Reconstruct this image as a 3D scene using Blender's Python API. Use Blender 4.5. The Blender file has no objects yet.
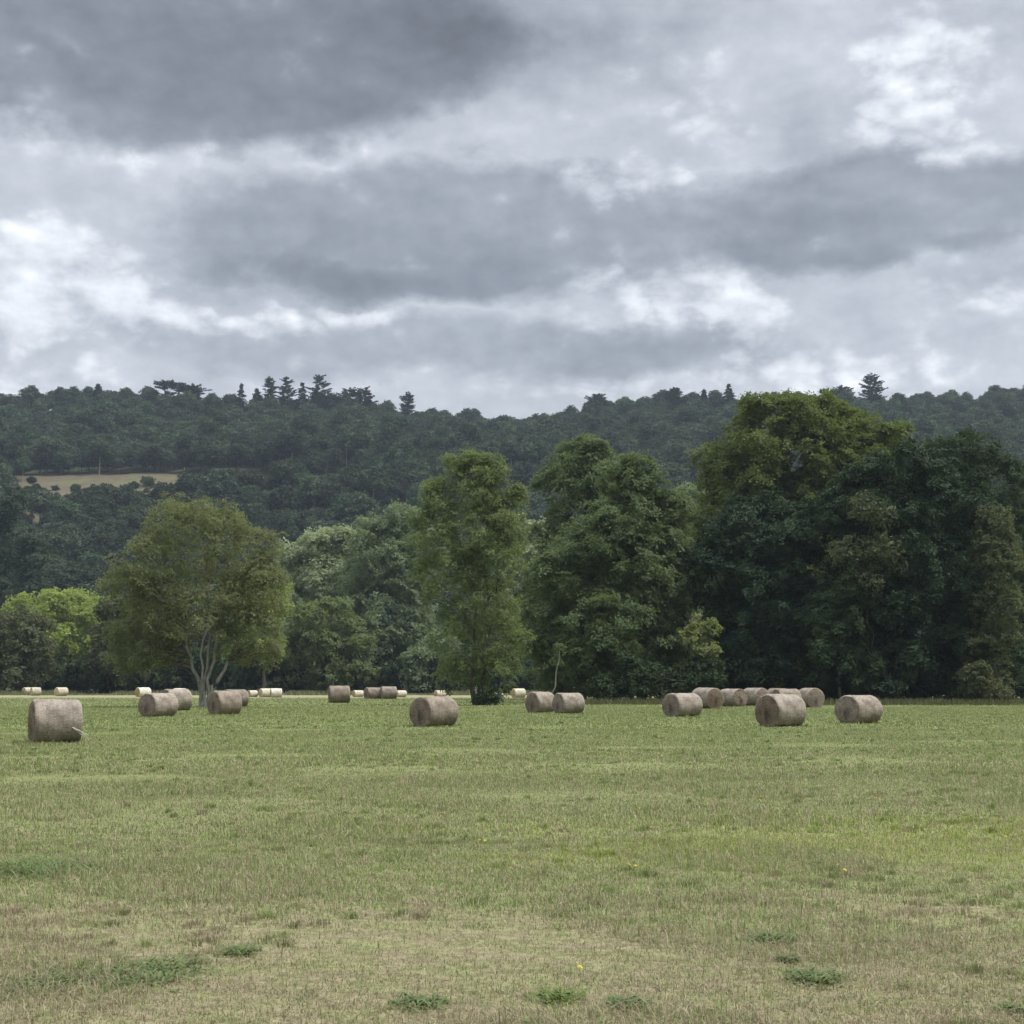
import bpy, math, random
import numpy as np

SC = bpy.context.scene
COL = SC.collection
random.seed(7)
F, EYE = 1500.0, 1.6                     # focal length in pixels of a 1024 px frame, eye height
PITCH = math.atan(173.0 / F)
CA, SA = math.cos(PITCH), math.sin(PITCH)

# ------------------------------------------------------------------ helpers
def ray(px, py):
    cx, cy = (px - 512.0) / F, (512.0 - py) / F
    return np.array([cx, CA - cy * SA, SA + cy * CA])

def on_ground(px, py):
    d = ray(px, py)
    t = EYE / -d[2]
    return np.array([d[0] * t, d[1] * t, 0.0])

def at_depth(px, py, Y):
    d = ray(px, py)
    t = Y / d[1]
    return np.array([d[0] * t, Y, EYE + d[2] * t])

def link(o):
    COL.objects.link(o)
    return o

def tag(o, label=None, cat=None, group=None, kind=None):
    if label: o['label'] = label
    if cat: o['category'] = cat
    if group: o['group'] = group
    if kind: o['kind'] = kind
    return o

def empty(name, loc, rz=0.0):
    o = bpy.data.objects.new(name, None)
    o.empty_display_size = 0.5
    o.location = tuple(loc)
    o.rotation_euler = (0, 0, rz)
    return link(o)

def mesh_np(name, verts, faces, attrs=None, smooth=False):
    """faces: (M,k) int array; attrs: name -> per-face float array"""
    me = bpy.data.meshes.new(name)
    verts = np.asarray(verts, np.float32); faces = np.asarray(faces, np.int32)
    n, (m, k) = len(verts), faces.shape
    me.vertices.add(n); me.vertices.foreach_set('co', verts.ravel())
    me.loops.add(m * k); me.loops.foreach_set('vertex_index', faces.ravel())
    me.polygons.add(m)
    me.polygons.foreach_set('loop_start', np.arange(0, m * k, k, dtype=np.int32))
    me.polygons.foreach_set('use_smooth', np.full(m, smooth))
    for an, av in (attrs or {}).items():
        a = me.attributes.new(an, 'FLOAT', 'FACE')
        a.data.foreach_set('value', np.asarray(av, np.float32))
    me.update(calc_edges=True)
    return me

def obj(name, me, mat=None, parent=None, loc=None):
    o = bpy.data.objects.new(name, me)
    if mat and not me.materials: me.materials.append(mat)
    if parent: o.parent = parent
    if loc is not None: o.location = tuple(loc)
    return link(o)

# ------------------------------------------------------------------ node helpers
class NT:
    def __init__(s, tree):
        s.t = tree; s.n = tree.nodes; s.l = tree.links
    def new(s, typ, **kw):
        nd = s.n.new(typ)
        for k, v in kw.items(): setattr(nd, k, v)
        return nd
    def put(s, sock, v):
        if isinstance(v, bpy.types.NodeSocket): s.l.new(v, sock)
        elif v is not None: sock.default_value = v
    def m(s, op, a, b=None, c=None, clamp=False):
        nd = s.new('ShaderNodeMath', operation=op, use_clamp=clamp)
        s.put(nd.inputs[0], a); s.put(nd.inputs[1], b); s.put(nd.inputs[2], c)
        return nd.outputs[0]
    def vm(s, op, a, b=None, c=None):
        nd = s.new('ShaderNodeVectorMath', operation=op)
        s.put(nd.inputs[0], a); s.put(nd.inputs[1], b); s.put(nd.inputs[2], c)
        return nd.outputs['Value'] if op in ('DOT_PRODUCT', 'LENGTH') else nd.outputs[0]
    def noise(s, vec, scale, detail=4, rough=0.55, dist=0.0, color=False):
        nd = s.new('ShaderNodeTexNoise')
        s.put(nd.inputs['Vector'], vec)
        nd.inputs['Scale'].default_value = scale
        nd.inputs['Detail'].default_value = detail
        nd.inputs['Roughness'].default_value = rough
        nd.inputs['Distortion'].default_value = dist
        return nd.outputs['Color' if color else 'Fac']
    def step(s, v, a, b, lo=0.0, hi=1.0):
        nd = s.new('ShaderNodeMapRange', interpolation_type='SMOOTHSTEP')
        s.put(nd.inputs[0], v)
        nd.inputs[1].default_value = a; nd.inputs[2].default_value = b
        nd.inputs[3].default_value = lo; nd.inputs[4].default_value = hi
        return nd.outputs[0]
    def mix(s, f, a, b):
        nd = s.new('ShaderNodeMix', data_type='RGBA')
        s.put(nd.inputs[0], f)
        s.put(nd.inputs[6], a if isinstance(a, bpy.types.NodeSocket) else (*a, 1))
        s.put(nd.inputs[7], b if isinstance(b, bpy.types.NodeSocket) else (*b, 1))
        return nd.outputs[2]
    def ramp(s, f, stops):
        nd = s.new('ShaderNodeValToRGB'); cr = nd.color_ramp
        while len(cr.elements) < len(stops): cr.elements.new(0.5)
        for e, (p, c) in zip(cr.elements, stops):
            e.position = p; e.color = (*c, 1) if len(c) == 3 else c
        s.put(nd.inputs[0], f)
        return nd.outputs[0]

def new_mat(name):
    m = bpy.data.materials.new(name); m.use_nodes = True
    t = NT(m.node_tree); t.n.clear()
    out = t.new('ShaderNodeOutputMaterial')
    return m, t, out

def principled(t, col, rough=0.8, spec=0.2, bump=None, bstr=0.5, bdist=0.02):
    p = t.new('ShaderNodeBsdfPrincipled')
    t.put(p.inputs['Base Color'], col if isinstance(col, bpy.types.NodeSocket) else (*col, 1))
    p.inputs['Roughness'].default_value = rough
    p.inputs['Specular IOR Level'].default_value = spec
    if bump is not None:
        b = t.new('ShaderNodeBump'); b.inputs['Strength'].default_value = bstr
        b.inputs['Distance'].default_value = bdist
        t.l.new(bump, b.inputs['Height']); t.l.new(b.outputs[0], p.inputs['Normal'])
    return p.outputs[0]

def leaf_mat(name, c1, c2, transl=0.3, patch=None, nscale=0.35, tint=0.0):
    """leaves: two natural leaf colours mixed per leaf, boughs varying through the crown"""
    m, t, out = new_mat(name)
    rnd = t.new('ShaderNodeAttribute', attribute_name='rnd').outputs['Fac']
    co = t.new('ShaderNodeTexCoord').outputs['Object']
    n = t.noise(co, nscale, 2, 0.6)
    f = t.m('ADD', t.m('MULTIPLY', rnd, 0.55), t.m('MULTIPLY_ADD', n, 1.5, -0.5), clamp=True)
    col = t.mix(f, c1, c2)
    if patch:
        pn = t.step(t.noise(co, 0.22, 2, 0.5), 0.56, 0.68)
        col = t.mix(t.m('MULTIPLY', pn, 0.8), col, patch)
    if tint:
        r = t.new('ShaderNodeObjectInfo').outputs['Random']
        hs = t.new('ShaderNodeHueSaturation')
        t.put(hs.inputs['Hue'], t.m('MULTIPLY_ADD', r, 0.08, 0.455))
        t.put(hs.inputs['Saturation'], t.m('MULTIPLY_ADD', t.m('FRACT', t.m('MULTIPLY', r, 7.31)), 0.4, 0.65))
        t.put(hs.inputs['Value'], t.m('MULTIPLY_ADD', t.m('FRACT', t.m('MULTIPLY', r, 3.77)), tint, 1.0 - tint * 0.5))
        t.l.new(col, hs.inputs['Color']); col = hs.outputs[0]
    p = principled(t, col, 0.65, 0.14)
    tr = t.new('ShaderNodeBsdfTranslucent')
    t.l.new(t.mix(0.5, col, (c2[0] * 1.3, c2[1] * 1.4, c2[2] * 0.7)), tr.inputs['Color'])
    mx = t.new('ShaderNodeMixShader'); mx.inputs[0].default_value = transl
    t.l.new(p, mx.inputs[1]); t.l.new(tr.outputs[0], mx.inputs[2])
    t.l.new(mx.outputs[0], out.inputs['Surface'])
    return m

def bark_mat(name, c1, c2):
    m, t, out = new_mat(name)
    co = t.new('ShaderNodeTexCoord').outputs['Object']
    mp = t.vm('MULTIPLY', co, (6, 6, 1.2))
    n = t.noise(mp, 1.0, 6, 0.65)
    t.l.new(principled(t, t.mix(t.step(n, 0.35, 0.65), c1, c2), 0.9, 0.1, n, 0.8, 0.05), out.inputs['Surface'])
    return m

# ------------------------------------------------------------------ camera
cam = bpy.data.cameras.new('camera'); cam.lens = 36.0 * F / 1024.0; cam.sensor_width = 36.0
cam.clip_end = 6000; cam.clip_start = 0.1
co_ = link(bpy.data.objects.new('camera', cam))
co_.location = (0, 0, EYE); co_.rotation_euler = (math.radians(90) + PITCH, 0, 0)
SC.camera = co_

# ------------------------------------------------------------------ sun, sky
SUN_EL, SUN_AZ = math.radians(58), math.radians(96)      # azimuth from the view direction towards the right
sl = bpy.data.lights.new('sun', 'SUN'); sl.energy = 2.6; sl.angle = math.radians(6); sl.color = (1.0, 0.95, 0.87)
so = link(bpy.data.objects.new('sun', sl))
from mathutils import Vector
sd = Vector((math.sin(SUN_AZ) * math.cos(SUN_EL), math.cos(SUN_AZ) * math.cos(SUN_EL), math.sin(SUN_EL)))
so.rotation_euler = sd.to_track_quat('Z', 'Y').to_euler(); so.location = sd * 300

W = bpy.data.worlds.new('World'); SC.world = W; W.use_nodes = True
t = NT(W.node_tree); t.n.clear()
wout = t.new('ShaderNodeOutputWorld')
sky = t.new('ShaderNodeTexSky', sky_type='NISHITA', sun_disc=False)
sky.sun_elevation = SUN_EL; sky.sun_rotation = SUN_AZ
dirv = t.new('ShaderNodeTexCoord').outputs['Generated']
sx = t.new('ShaderNodeSeparateXYZ'); t.l.new(dirv, sx.inputs[0])
az = t.m('ARCTAN2', sx.outputs[0], sx.outputs[1])
el = t.m('ARCSINE', sx.outputs[2])
cb = t.new('ShaderNodeCombineXYZ'); t.l.new(az, cb.inputs[0]); t.l.new(el, cb.inputs[1])
q = cb.outputs[0]
qs = t.vm('MULTIPLY', q, (1.0, 1.5, 1.0))                # clouds are flatter than wide towards the horizon
w1 = t.noise(qs, 7.0, 3, 0.55, color=True)
w2 = t.noise(qs, 26.0, 5, 0.6, color=True)
warp = t.vm('ADD', t.vm('MULTIPLY_ADD', w1, (0.10, 0.05, 0), (-0.05, -0.025, 0)),
            t.vm('MULTIPLY_ADD', w2, (0.056, 0.036, 0), (-0.028, -0.018, 0)))
qw = t.vm('ADD', q, warp)
fb = t.noise(t.vm('ADD', qs, (3.1, 1.7, 0)), 11.0, 9, 0.56, 0.0)
fine = t.noise(t.vm('ADD', qs, (8.3, 4.2, 0)), 30.0, 7, 0.6, 0.0)

def blobs(lst):
    acc = None
    for (px, py, rx, ry, amp, sh) in lst:
        d = ray(px, py); d = d / np.linalg.norm(d)
        u, v = math.atan2(d[0], d[1]), math.asin(d[2])
        S = (F / rx, F / ry, 0.0)
        p = t.vm('MULTIPLY_ADD', qw, S, (-u * S[0], -v * S[1], 0))
        k = t.m('MULTIPLY_ADD', t.vm('DOT_PRODUCT', p, p), -sh, sh, clamp=True)
        if sh <= 1.0: k = t.m('MULTIPLY', k, k)
        acc = t.m('MULTIPLY', k, amp) if acc is None else t.m('MULTIPLY_ADD', k, amp, acc)
    return acc

dark = blobs([(120, 15, 440, 125, .155, 3.0), (330, 60, 420, 85, .06, 1.4), (560, 10, 330, 100, .08, 1.0), (430, 235, 290, 76, .12, 2.2), (420, 262, 330, 70, .06, 1.0), (300, 285, 190, 34, .05, 1.2),
              (870, 210, 240, 58, .13, 1.8), (800, 240, 130, 50, .05, 1.2), (470, 352, 400, 36, .09, 1.4), (815, 130, 60, 100, .05, 1.0), (985, 270, 80, 42, .06, 1.2), (640, 350, 150, 28, .05, 1.2)])
bright = blobs([(50, 265, 140, 80, .33, 1.2), (20, 330, 130, 70, .24, 1.0), (160, 310, 85, 40, .26, 1.1), (330, 318, 130, 17, .20, 1.2), (225, 325, 90, 20, .16, 1.0),
                (700, 125, 130, 70, .24, 1.0), (625, 185, 85, 36, .23, 1.1), (170, 165, 330, 30, .06, 1.0), (560, 150, 130, 50, .07, 1.0),
                (935, 42, 80, 55, .31, 1.1), (900, 118, 68, 52, .29, 1.1), (965, 150, 100, 26, .16, 1.0),
                (685, 280, 110, 34, .30, 1.1), (752, 312, 80, 42, .36, 1.1), (640, 312, 110, 18, .20, 1.2),
                (560, 392, 260, 24, .24, 1.0), (840, 360, 190, 55, .28, 1.0), (1000, 300, 120, 60, .18, 1.0), (20, 385, 120, 30, .14, 1.0)])
# scalloped billow noise: puffs with dark creases between them
def billow(scale, det):
    n_ = t.noise(t.vm('ADD', qs, (5.7, 2.9, 0)), scale, det, 0.5)
    return t.m('SUBTRACT', 1.0, t.m('MULTIPLY', t.m('ABSOLUTE', t.m('SUBTRACT', n_, 0.5)), 4.0), clamp=True)
bil = t.m('SUBTRACT', 1.0, t.m('ADD', t.m('MULTIPLY', billow(17.0, 2), 0.72), t.m('MULTIPLY', billow(44.0, 3), 0.28)))
# billows: where the bright mass outweighs the broken edge noise the cloud is lit, with a crisp rim
edge = t.m('ADD', bright, t.m('ADD', t.m('MULTIPLY_ADD', fb, 0.55, -0.275), t.m('MULTIPLY_ADD', bil, 0.42, -0.18)))
rim = t.step(edge, 0.04, 0.22)
core = t.step(edge, 0.10, 0.46)
# relief: compare the billow noise with itself a little further towards the light
fb2 = t.noise(t.vm('ADD', qs, (3.1 + .006, 1.7 + .010, 0)), 11.0, 9, 0.56, 0.0)
relief = t.m('SUBTRACT', fb, fb2)
P = t.m('SUBTRACT', t.m('MULTIPLY_ADD', bil, 0.055, 0.652), t.m('MULTIPLY', dark, t.m('MULTIPLY_ADD', fb, 0.76, 0.70)))
P = t.m('ADD', P, t.m('MULTIPLY', rim, t.m('MULTIPLY_ADD', core, 0.085, 0.058)))
P = t.m('ADD', P, t.m('MULTIPLY', t.m('MULTIPLY', relief, 0.45), t.m('MULTIPLY_ADD', rim, 0.6, 0.4)))
P = t.m('ADD', P, t.m('MULTIPLY_ADD', fb, 0.20, -0.10))
P = t.m('ADD', P, t.m('MULTIPLY', t.m('MULTIPLY_ADD', fine, 0.12, -0.075), t.m('MULTIPLY_ADD', rim, 0.75, 0.25)))
lum = t.m('POWER', t.m('MINIMUM', t.m('MAXIMUM', P, 0.3), 0.97), 2.2)
lum = t.m('MULTIPLY', lum, t.step(el, 0.48, 1.15, 1.0, 4.2))     # overcast sky brightens overhead; raised further out of view to light the land
tintc = t.ramp(P, [(0.45, (0.89, 0.975, 1.15)), (0.70, (0.932, 0.987, 1.078)), (0.90, (0.985, 0.995, 1.02))])
ccol = t.vm('MULTIPLY', tintc, lum)
bg1 = t.new('ShaderNodeBackground'); t.l.new(ccol, bg1.inputs['Color']); bg1.inputs['Strength'].default_value = 1.0
bg2 = t.new('ShaderNodeBackground'); t.l.new(sky.outputs[0], bg2.inputs['Color']); bg2.inputs['Strength'].default_value = 0.09
mx = t.new('ShaderNodeMixShader')
t.put(mx.inputs[0], t.step(el, -0.05, 0.02, 0.0, 0.97))
t.l.new(bg2.outputs[0], mx.inputs[1]); t.l.new(bg1.outputs[0], mx.inputs[2])
t.l.new(mx.outputs[0], wout.inputs['Surface'])
W.cycles.sampling_method = 'MANUAL'; W.cycles.sample_map_resolution = 512

# ------------------------------------------------------------------ ground
def field_colour(t):
    """sward colour by place: dry and trampled by the lane, greener further out, a cut strip at the far end"""
    pos = t.new('ShaderNodeNewGeometry').outputs['Position']
    sp = t.new('ShaderNodeSeparateXYZ'); t.l.new(pos, sp.inputs[0])
    flat = t.vm('MULTIPLY', pos, (1, 1, 0))
    big = t.noise(flat, 0.11, 3, 0.55)
    mid = t.noise(flat, 0.55, 3, 0.6)
    sml = t.noise(flat, 2.6, 3, 0.6)
    wob = t.m('ADD', t.m('MULTIPLY_ADD', big, 0.55, -0.275), t.m('MULTIPLY_ADD', mid, 0.5, -0.25))
    lg = t.m('LOGARITHM', t.m('MAXIMUM', sp.outputs[1], 2.0), 10.0)          # 7 m .85, 10 m 1.0, 16 m 1.2, 32 m 1.5, 160 m 2.2
    g = t.m('ADD', lg, t.m('MULTIPLY', wob, 0.75))
    green = t.ramp(t.m('DIVIDE', g, 2.5), [(0.30, (.30,) * 3), (0.395, (.43,) * 3), (0.445, (.62,) * 3), (0.52, (.62,) * 3), (0.60, (.66,) * 3), (0.72, (.82,) * 3)])
    green = t.m('ADD', green, t.m('MULTIPLY_ADD', sml, 0.9, -0.45), clamp=True)
    return pos, sp, flat, big, mid, sml, green, lg

DRY, DRY2 = (.300, .250, .165), (.215, .178, .115)
GRN, GRN2, LIME = (.150, .188, .066), (.215, .250, .092), (.230, .278, .058)

def field_nodes(t, rnd=None):
    pos, sp, flat, big, mid, sml, green, lg = field_colour(t)
    dry = t.mix(rnd if rnd is not None else mid, DRY2, DRY)
    grn = t.mix(rnd if rnd is not None else sml, GRN, GRN2)
    lim = t.m('MULTIPLY', t.step(t.m('ABSOLUTE', t.m('SUBTRACT', lg, 1.19)), 0.03, 0.11, 1, 0), t.step(t.m('MULTIPLY_ADD', sp.outputs[0], 0.05, t.m('MULTIPLY', mid, 1.0)), 0.40, 0.75))
    grn = t.mix(t.m('MULTIPLY', lim, 0.75 if rnd is not None else 0.3), grn, LIME)
    if rnd is not None:
        sel = t.step(t.m('SUBTRACT', green, t.m('MULTIPLY_ADD', rnd, 0.9, -0.45)), 0.30, 0.70)
    else:
        sel = t.step(green, 0.15, 0.85)
    c = t.mix(sel, dry, grn)
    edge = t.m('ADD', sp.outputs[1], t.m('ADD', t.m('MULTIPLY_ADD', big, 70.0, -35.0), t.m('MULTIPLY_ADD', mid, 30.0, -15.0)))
    c = t.mix(t.step(edge, 172, 188), c, (.29, .28, .165))                    # pale cut strip beyond the green sward
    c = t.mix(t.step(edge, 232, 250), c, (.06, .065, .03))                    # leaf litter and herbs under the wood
    return pos, c, sml

m_field, t, out = new_mat('mown_grass_ground')
pos, c, sml = field_nodes(t)
dk = t.noise(pos, 9.0, 4, 0.7)
c = t.mix(t.step(dk, 0.36, 0.64, 0.6, 0.04), c, (.075, .075, .035))  # mottled darkening stands in for shadow between the grass blades
t.l.new(principled(t, c, 0.95, 0.05, dk, 0.6, 0.05), out.inputs['Surface'])

m_blade, t, out = new_mat('grass_blades')
rnd = t.new('ShaderNodeAttribute', attribute_name='rnd').outputs['Fac']
pos, c, sml = field_nodes(t, rnd)
hs = t.new('ShaderNodeHueSaturation'); t.l.new(c, hs.inputs['Color'])
t.put(hs.inputs['Value'], t.m('MULTIPLY_ADD', t.m('FRACT', t.m('MULTIPLY', rnd, 13.7)), 0.6, 0.85))
p = principled(t, hs.outputs[0], 0.6, 0.2)
tr = t.new('ShaderNodeBsdfTranslucent'); t.l.new(hs.outputs[0], tr.inputs['Color'])
mx = t.new('ShaderNodeMixShader'); mx.inputs[0].default_value = 0.3
t.l.new(p, mx.inputs[1]); t.l.new(tr.outputs[0], mx.inputs[2]); t.l.new(mx.outputs[0], out.inputs['Surface'])

gx = np.concatenate([[-3000, -900, -400], np.arange(-200, 201, 8.0), [400, 900, 3000]])
gy = np.concatenate([[-3000, -600, -150, -60, -20], np.arange(0, 60, 2.0), np.arange(60, 460, 10.0), [700, 3000]])
GX, GY = np.meshgrid(gx, gy)
GZ = np.where((np.abs(GX) < 300) & (GY > 0) & (GY < 450), 0.012 * np.sin(GX * 1.3 + GY * .7) + 0.015 * np.sin(GY * .9 - GX * .4), 0.0)
nx, ny = len(gx), len(gy)
I = np.arange(nx * ny).reshape(ny, nx)
quads = np.stack([I[:-1, :-1], I[:-1, 1:], I[1:, 1:], I[1:, :-1]], -1).reshape(-1, 4)
tag(obj('field', mesh_np('field', np.stack([GX, GY, GZ], -1).reshape(-1, 3), quads, smooth=True), m_field),
    'mown meadow of dry and green grass', 'field', kind='structure')

# ------------------------------------------------------------------ hill
RIDGE = [(-400, 382), (0, 384), (100, 384), (200, 391), (240, 400), (330, 398), (400, 400), (460, 408), (540, 412), (590, 402), (700, 390), (760, 390), (870, 387), (1024, 382), (1500, 380)]
TAN = [(0, 0), (360, 0.0), (450, .03), (520, .066), (600, .103), (650, .1270), (700, .1430), (780, .156), (860, .169), (940, .182), (1020, .176), (1200, .150), (1600, .10)]
def ridge_tan(px):
    py = np.interp(px, [a for a, b in RIDGE], [b for a, b in RIDGE])
    cy = (512 - py) / F
    return (SA + cy * CA) / (CA - cy * SA)
def hill_z(x, y):
    px = 512 + F * x / np.maximum(y, 1.0)
    base = np.interp(y, [a for a, b in TAN], [b for a, b in TAN])
    k = np.clip((y - 700) / 200, 0, 1)
    sc = 1 + k * (ridge_tan(px) / .1995 - 1 + .0)
    z = y * base * sc
    z = z + (np.sin(x * .021 + y * .013) * 2.2 + np.sin(x * .05 - y * .03) * 1.0) * np.clip((y - 420) / 150, 0, 1) * np.where((y > 600) & (y < 720), .3, 1)
    return z
def clearing(x, y):
    """dry pasture on the slope: 1 inside"""
    px = 512 + F * x / y
    lo = np.interp(px, [8, 30, 50, 130, 200, 260, 400, 520, 560], [702, 676, 660, 662, 672, 688, 682, 665, 672])
    hi = np.interp(px, [-200, 8, 40, 240, 400, 520, 560], [702, 702, 703, 701, 690, 672, 672])
    return (y > lo) & (y < hi)

hx = np.arange(-640, 641, 10.0); hy = np.arange(350, 1600, 10.0)
HX, HY = np.meshgrid(hx, hy)
HZ = hill_z(HX, HY); HZ[0] = -1.5
HZ += np.where(HY < 420, -0.05, 0)
nx, ny = len(hx), len(hy)
I = np.arange(nx * ny).reshape(ny, nx)
quads = np.stack([I[:-1, :-1], I[:-1, 1:], I[1:, 1:], I[1:, :-1]], -1).reshape(-1, 4)
m_hill, t, out = new_mat('hill_ground')
pos = t.new('ShaderNodeNewGeometry').outputs['Position']
n1 = t.noise(pos, 0.06, 5, 0.6); n2 = t.noise(pos, 0.35, 4, 0.65)
sp = t.new('ShaderNodeSeparateXYZ'); t.l.new(pos, sp.inputs[0])
c = t.mix(t.step(n2, 0.4, 0.62), (.105, .084, .060), (.082, .072, .045))
c = t.mix(t.step(n1, 0.50, 0.60, 0, .7), c, (.10, .105, .05))
c = t.mix(t.step(sp.outputs[1], 590, 612, 1, 0), c, (.05, .055, .028))
c = t.mix(t.step(t.m('DIVIDE', sp.outputs[0], sp.outputs[1]), -.205, -.165), c, (.055, .06, .034))      # the pasture narrows to rough ground eastwards
c = t.mix(t.step(sp.outputs[1], 700, 712), c, (.05, .055, .028))
t.l.new(principled(t, c, 0.95, 0.05, n2, 0.5, 0.4), out.inputs['Surface'])
tag(obj('hill', mesh_np('hill', np.stack([HX, HY, HZ], -1).reshape(-1, 3), quads, smooth=True), m_hill), 'long wooded hill behind the meadow', 'hill', kind='structure')

# ------------------------------------------------------------------ foliage and tree builders
def unit(v):
    return v / np.maximum(np.linalg.norm(v, axis=-1, keepdims=True), 1e-9)

def leaf_quads(rng, cen, nrm, size, aspect=0.55):
    n = len(cen)
    r = unit(rng.normal(size=(n, 3)))
    a = unit(np.cross(nrm, r)); b = np.cross(nrm, a)
    L = (size * rng.uniform(.65, 1.35, n))[:, None]
    fold = nrm * L * 0.12
    v = np.stack([cen - a * L * .5, cen - b * L * .5 * aspect + fold, cen + a * L * .5, cen + b * L * .5 * aspect + fold], 1)
    return v.reshape(-1, 3), np.arange(4 * n).reshape(n, 4)

def foliage(rng, lobes, leaf, bough=1.3, dens=1.5, loose=1.0, up=0.45, droop=0.0, fill=0.0):
    """lobes: rows cx cy cz rx ry rz. Boughs sit on the lobes, sprays on the boughs, leaves on the sprays."""
    lobes = np.asarray(lobes, float)
    B, BR, LO = [], [], []
    for i, L in enumerate(lobes):
        c, r = L[:3], L[3:]
        area = 4 * math.pi * ((r[0] * r[1]) ** 1.6 / 3 + (r[0] * r[2]) ** 1.6 / 3 + (r[1] * r[2]) ** 1.6 / 3) ** (1 / 1.6)
        nb = int(max(5, area / (bough * bough * 2.1)))
        d = unit(rng.normal(size=(nb, 3)) + np.array([0, 0, .25]))
        rad = rng.uniform(.35, 1.25, nb) ** .6
        p = c + d * r * rad[:, None]
        keep = np.ones(nb, bool)
        for j, M in enumerate(lobes):
            if j != i:
                keep &= (((p - M[:3]) / M[3:]) ** 2).sum(1) > .42
        keep &= p[:, 2] > .4
        p = p[keep]
        B.append(p); BR.append(bough * rng.uniform(.55, 1.4, len(p))); LO.append(unit((p - c) / r))
    B, BR, LO = np.concatenate(B), np.concatenate(BR), np.concatenate(LO)
    nb = len(B)
    # sprays
    ns = np.maximum(3, (9 * loose * (BR / bough) ** 1.5).astype(int) + rng.integers(-2, 3, nb))
    bi = np.repeat(np.arange(nb), ns)
    d = unit(rng.normal(size=(len(bi), 3)) + LO[bi] * .7 + np.array([0, 0, .35]))
    sp = B[bi] + d * (BR[bi] * rng.uniform(.45, 1.15, len(bi)))[:, None] * np.array([1, 1, .72])
    sp[:, 2] -= droop * BR[bi] * rng.uniform(0, 1, len(bi))
    # leaves per spray from the wanted cover
    per = dens * bough * bough * 4.2 / (9 * leaf * leaf * .3)
    nl = rng.poisson(per, len(sp)) + 1
    si = np.repeat(np.arange(len(sp)), nl)
    sr = np.clip(bough * .34 * rng.uniform(.7, 1.4, len(sp)), leaf, None)
    sn = unit(d * .6 + np.array([0, 0, up]) + rng.normal(size=d.shape) * .32)       # each spray lies in a plane of its own
    off = rng.normal(size=(len(si), 3))
    off = off - sn[si] * ((off * sn[si]).sum(1) * .72)[:, None]
    cen = sp[si] + off * sr[si][:, None] * .62
    cen[:, 2] -= droop * .35 * np.abs(rng.normal(size=len(si))) * sr[si]
    nrm = unit(sn[si] + rng.normal(size=(len(si), 3)) * .33)
    cen[:, 2] = np.maximum(cen[:, 2], .05)
    v, f = leaf_quads(rng, cen, nrm, leaf)
    sprnd = rng.uniform(0, 1, len(sp))
    rnd = np.clip(sprnd[si] * .6 + rng.uniform(0, .4, len(si)), 0, 1)
    return v, f, rnd, B, BR

def tube(pts, rad, sides=7):
    pts = np.asarray(pts, float); rad = np.asarray(rad, float); n = len(pts)
    tan = unit(np.gradient(pts, axis=0))
    ref = np.where(np.abs(tan[:, 2:3]) > .95, np.array([[1., 0, 0]]), np.array([[0, 0, 1.]]))
    a = unit(np.cross(tan, ref)); b = np.cross(tan, a)
    th = np.linspace(0, 2 * math.pi, sides, endpoint=False)
    v = pts[:, None, :] + rad[:, None, None] * (np.cos(th)[None, :, None] * a[:, None, :] + np.sin(th)[None, :, None] * b[:, None, :])
    I = np.arange(n * sides).reshape(n, sides); J = np.roll(I, -1, 1)
    f = np.stack([I[:-1], J[:-1], J[1:], I[1:]], -1).reshape(-1, 4)
    return v.reshape(-1, 3), f

def merge(parts):
    V, Fs, o = [], [], 0
    for v, f in parts:
        V.append(v); Fs.append(f + o); o += len(v)
    return np.concatenate(V), np.concatenate(Fs)

def wiggle(rng, a, b, n, amp, sag=0.0):
    s = np.linspace(0, 1, n)[:, None]
    p = a + (b - a) * s
    w = np.cumsum(rng.normal(size=(n, 3)), 0); w -= w[0]; w = w - s * w[-1]
    p = p + w * amp * np.linalg.norm(b - a) / n
    p[:, 2] += sag * np.sin(s[:, 0] * math.pi) * np.linalg.norm(b - a)
    return p

def skeleton(rng, B, BR, stems, r0, reach=60):
    """stems: list of (base xyz, top xyz, radius). Limbs run from the stems to the boughs."""
    stem_parts, limb_parts = [], []
    sp = []
    for a, b, r in stems:
        a, b = np.asarray(a, float), np.asarray(b, float)
        p = wiggle(rng, a, b, 12, .25)
        s = np.linspace(0, 1, 12)
        rad = r * (1 - .8 * s) + r * .5 * np.exp(-s * 14)
        p[0, 2] -= .3
        stem_parts.append(tube(p, rad, 9))
        for i in range(3, 12): sp.append((p[i], rad[i]))
    S = np.array([p for p, r in sp]); SR = np.array([r for p, r in sp])
    idx = rng.permutation(len(B))[:reach]
    for i in idx:
        tgt = B[i]
        dv = tgt - S
        cost = np.linalg.norm(dv, axis=1) + np.maximum(0, S[:, 2] - tgt[2] + .15 * np.linalg.norm(dv[:, :2], axis=1)) * 2.5
        k = int(np.argmin(cost))
        p = wiggle(rng, S[k], tgt, 7, .3, .06)
        r = min(SR[k] * .6, r0 * .35)
        limb_parts.append(tube(p, np.linspace(r, .012, 7), 5))
    return merge(stem_parts), (merge(limb_parts) if limb_parts else None)

BARK = bark_mat('grey_brown_bark', (.075, .065, .05), (.14, .125, .10))
BARK_PALE = bark_mat('pale_grey_bark', (.20, .19, .165), (.33, .32, .28))
BARK_DARK = bark_mat('dark_bark', (.035, .03, .024), (.07, .062, .05))

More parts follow.
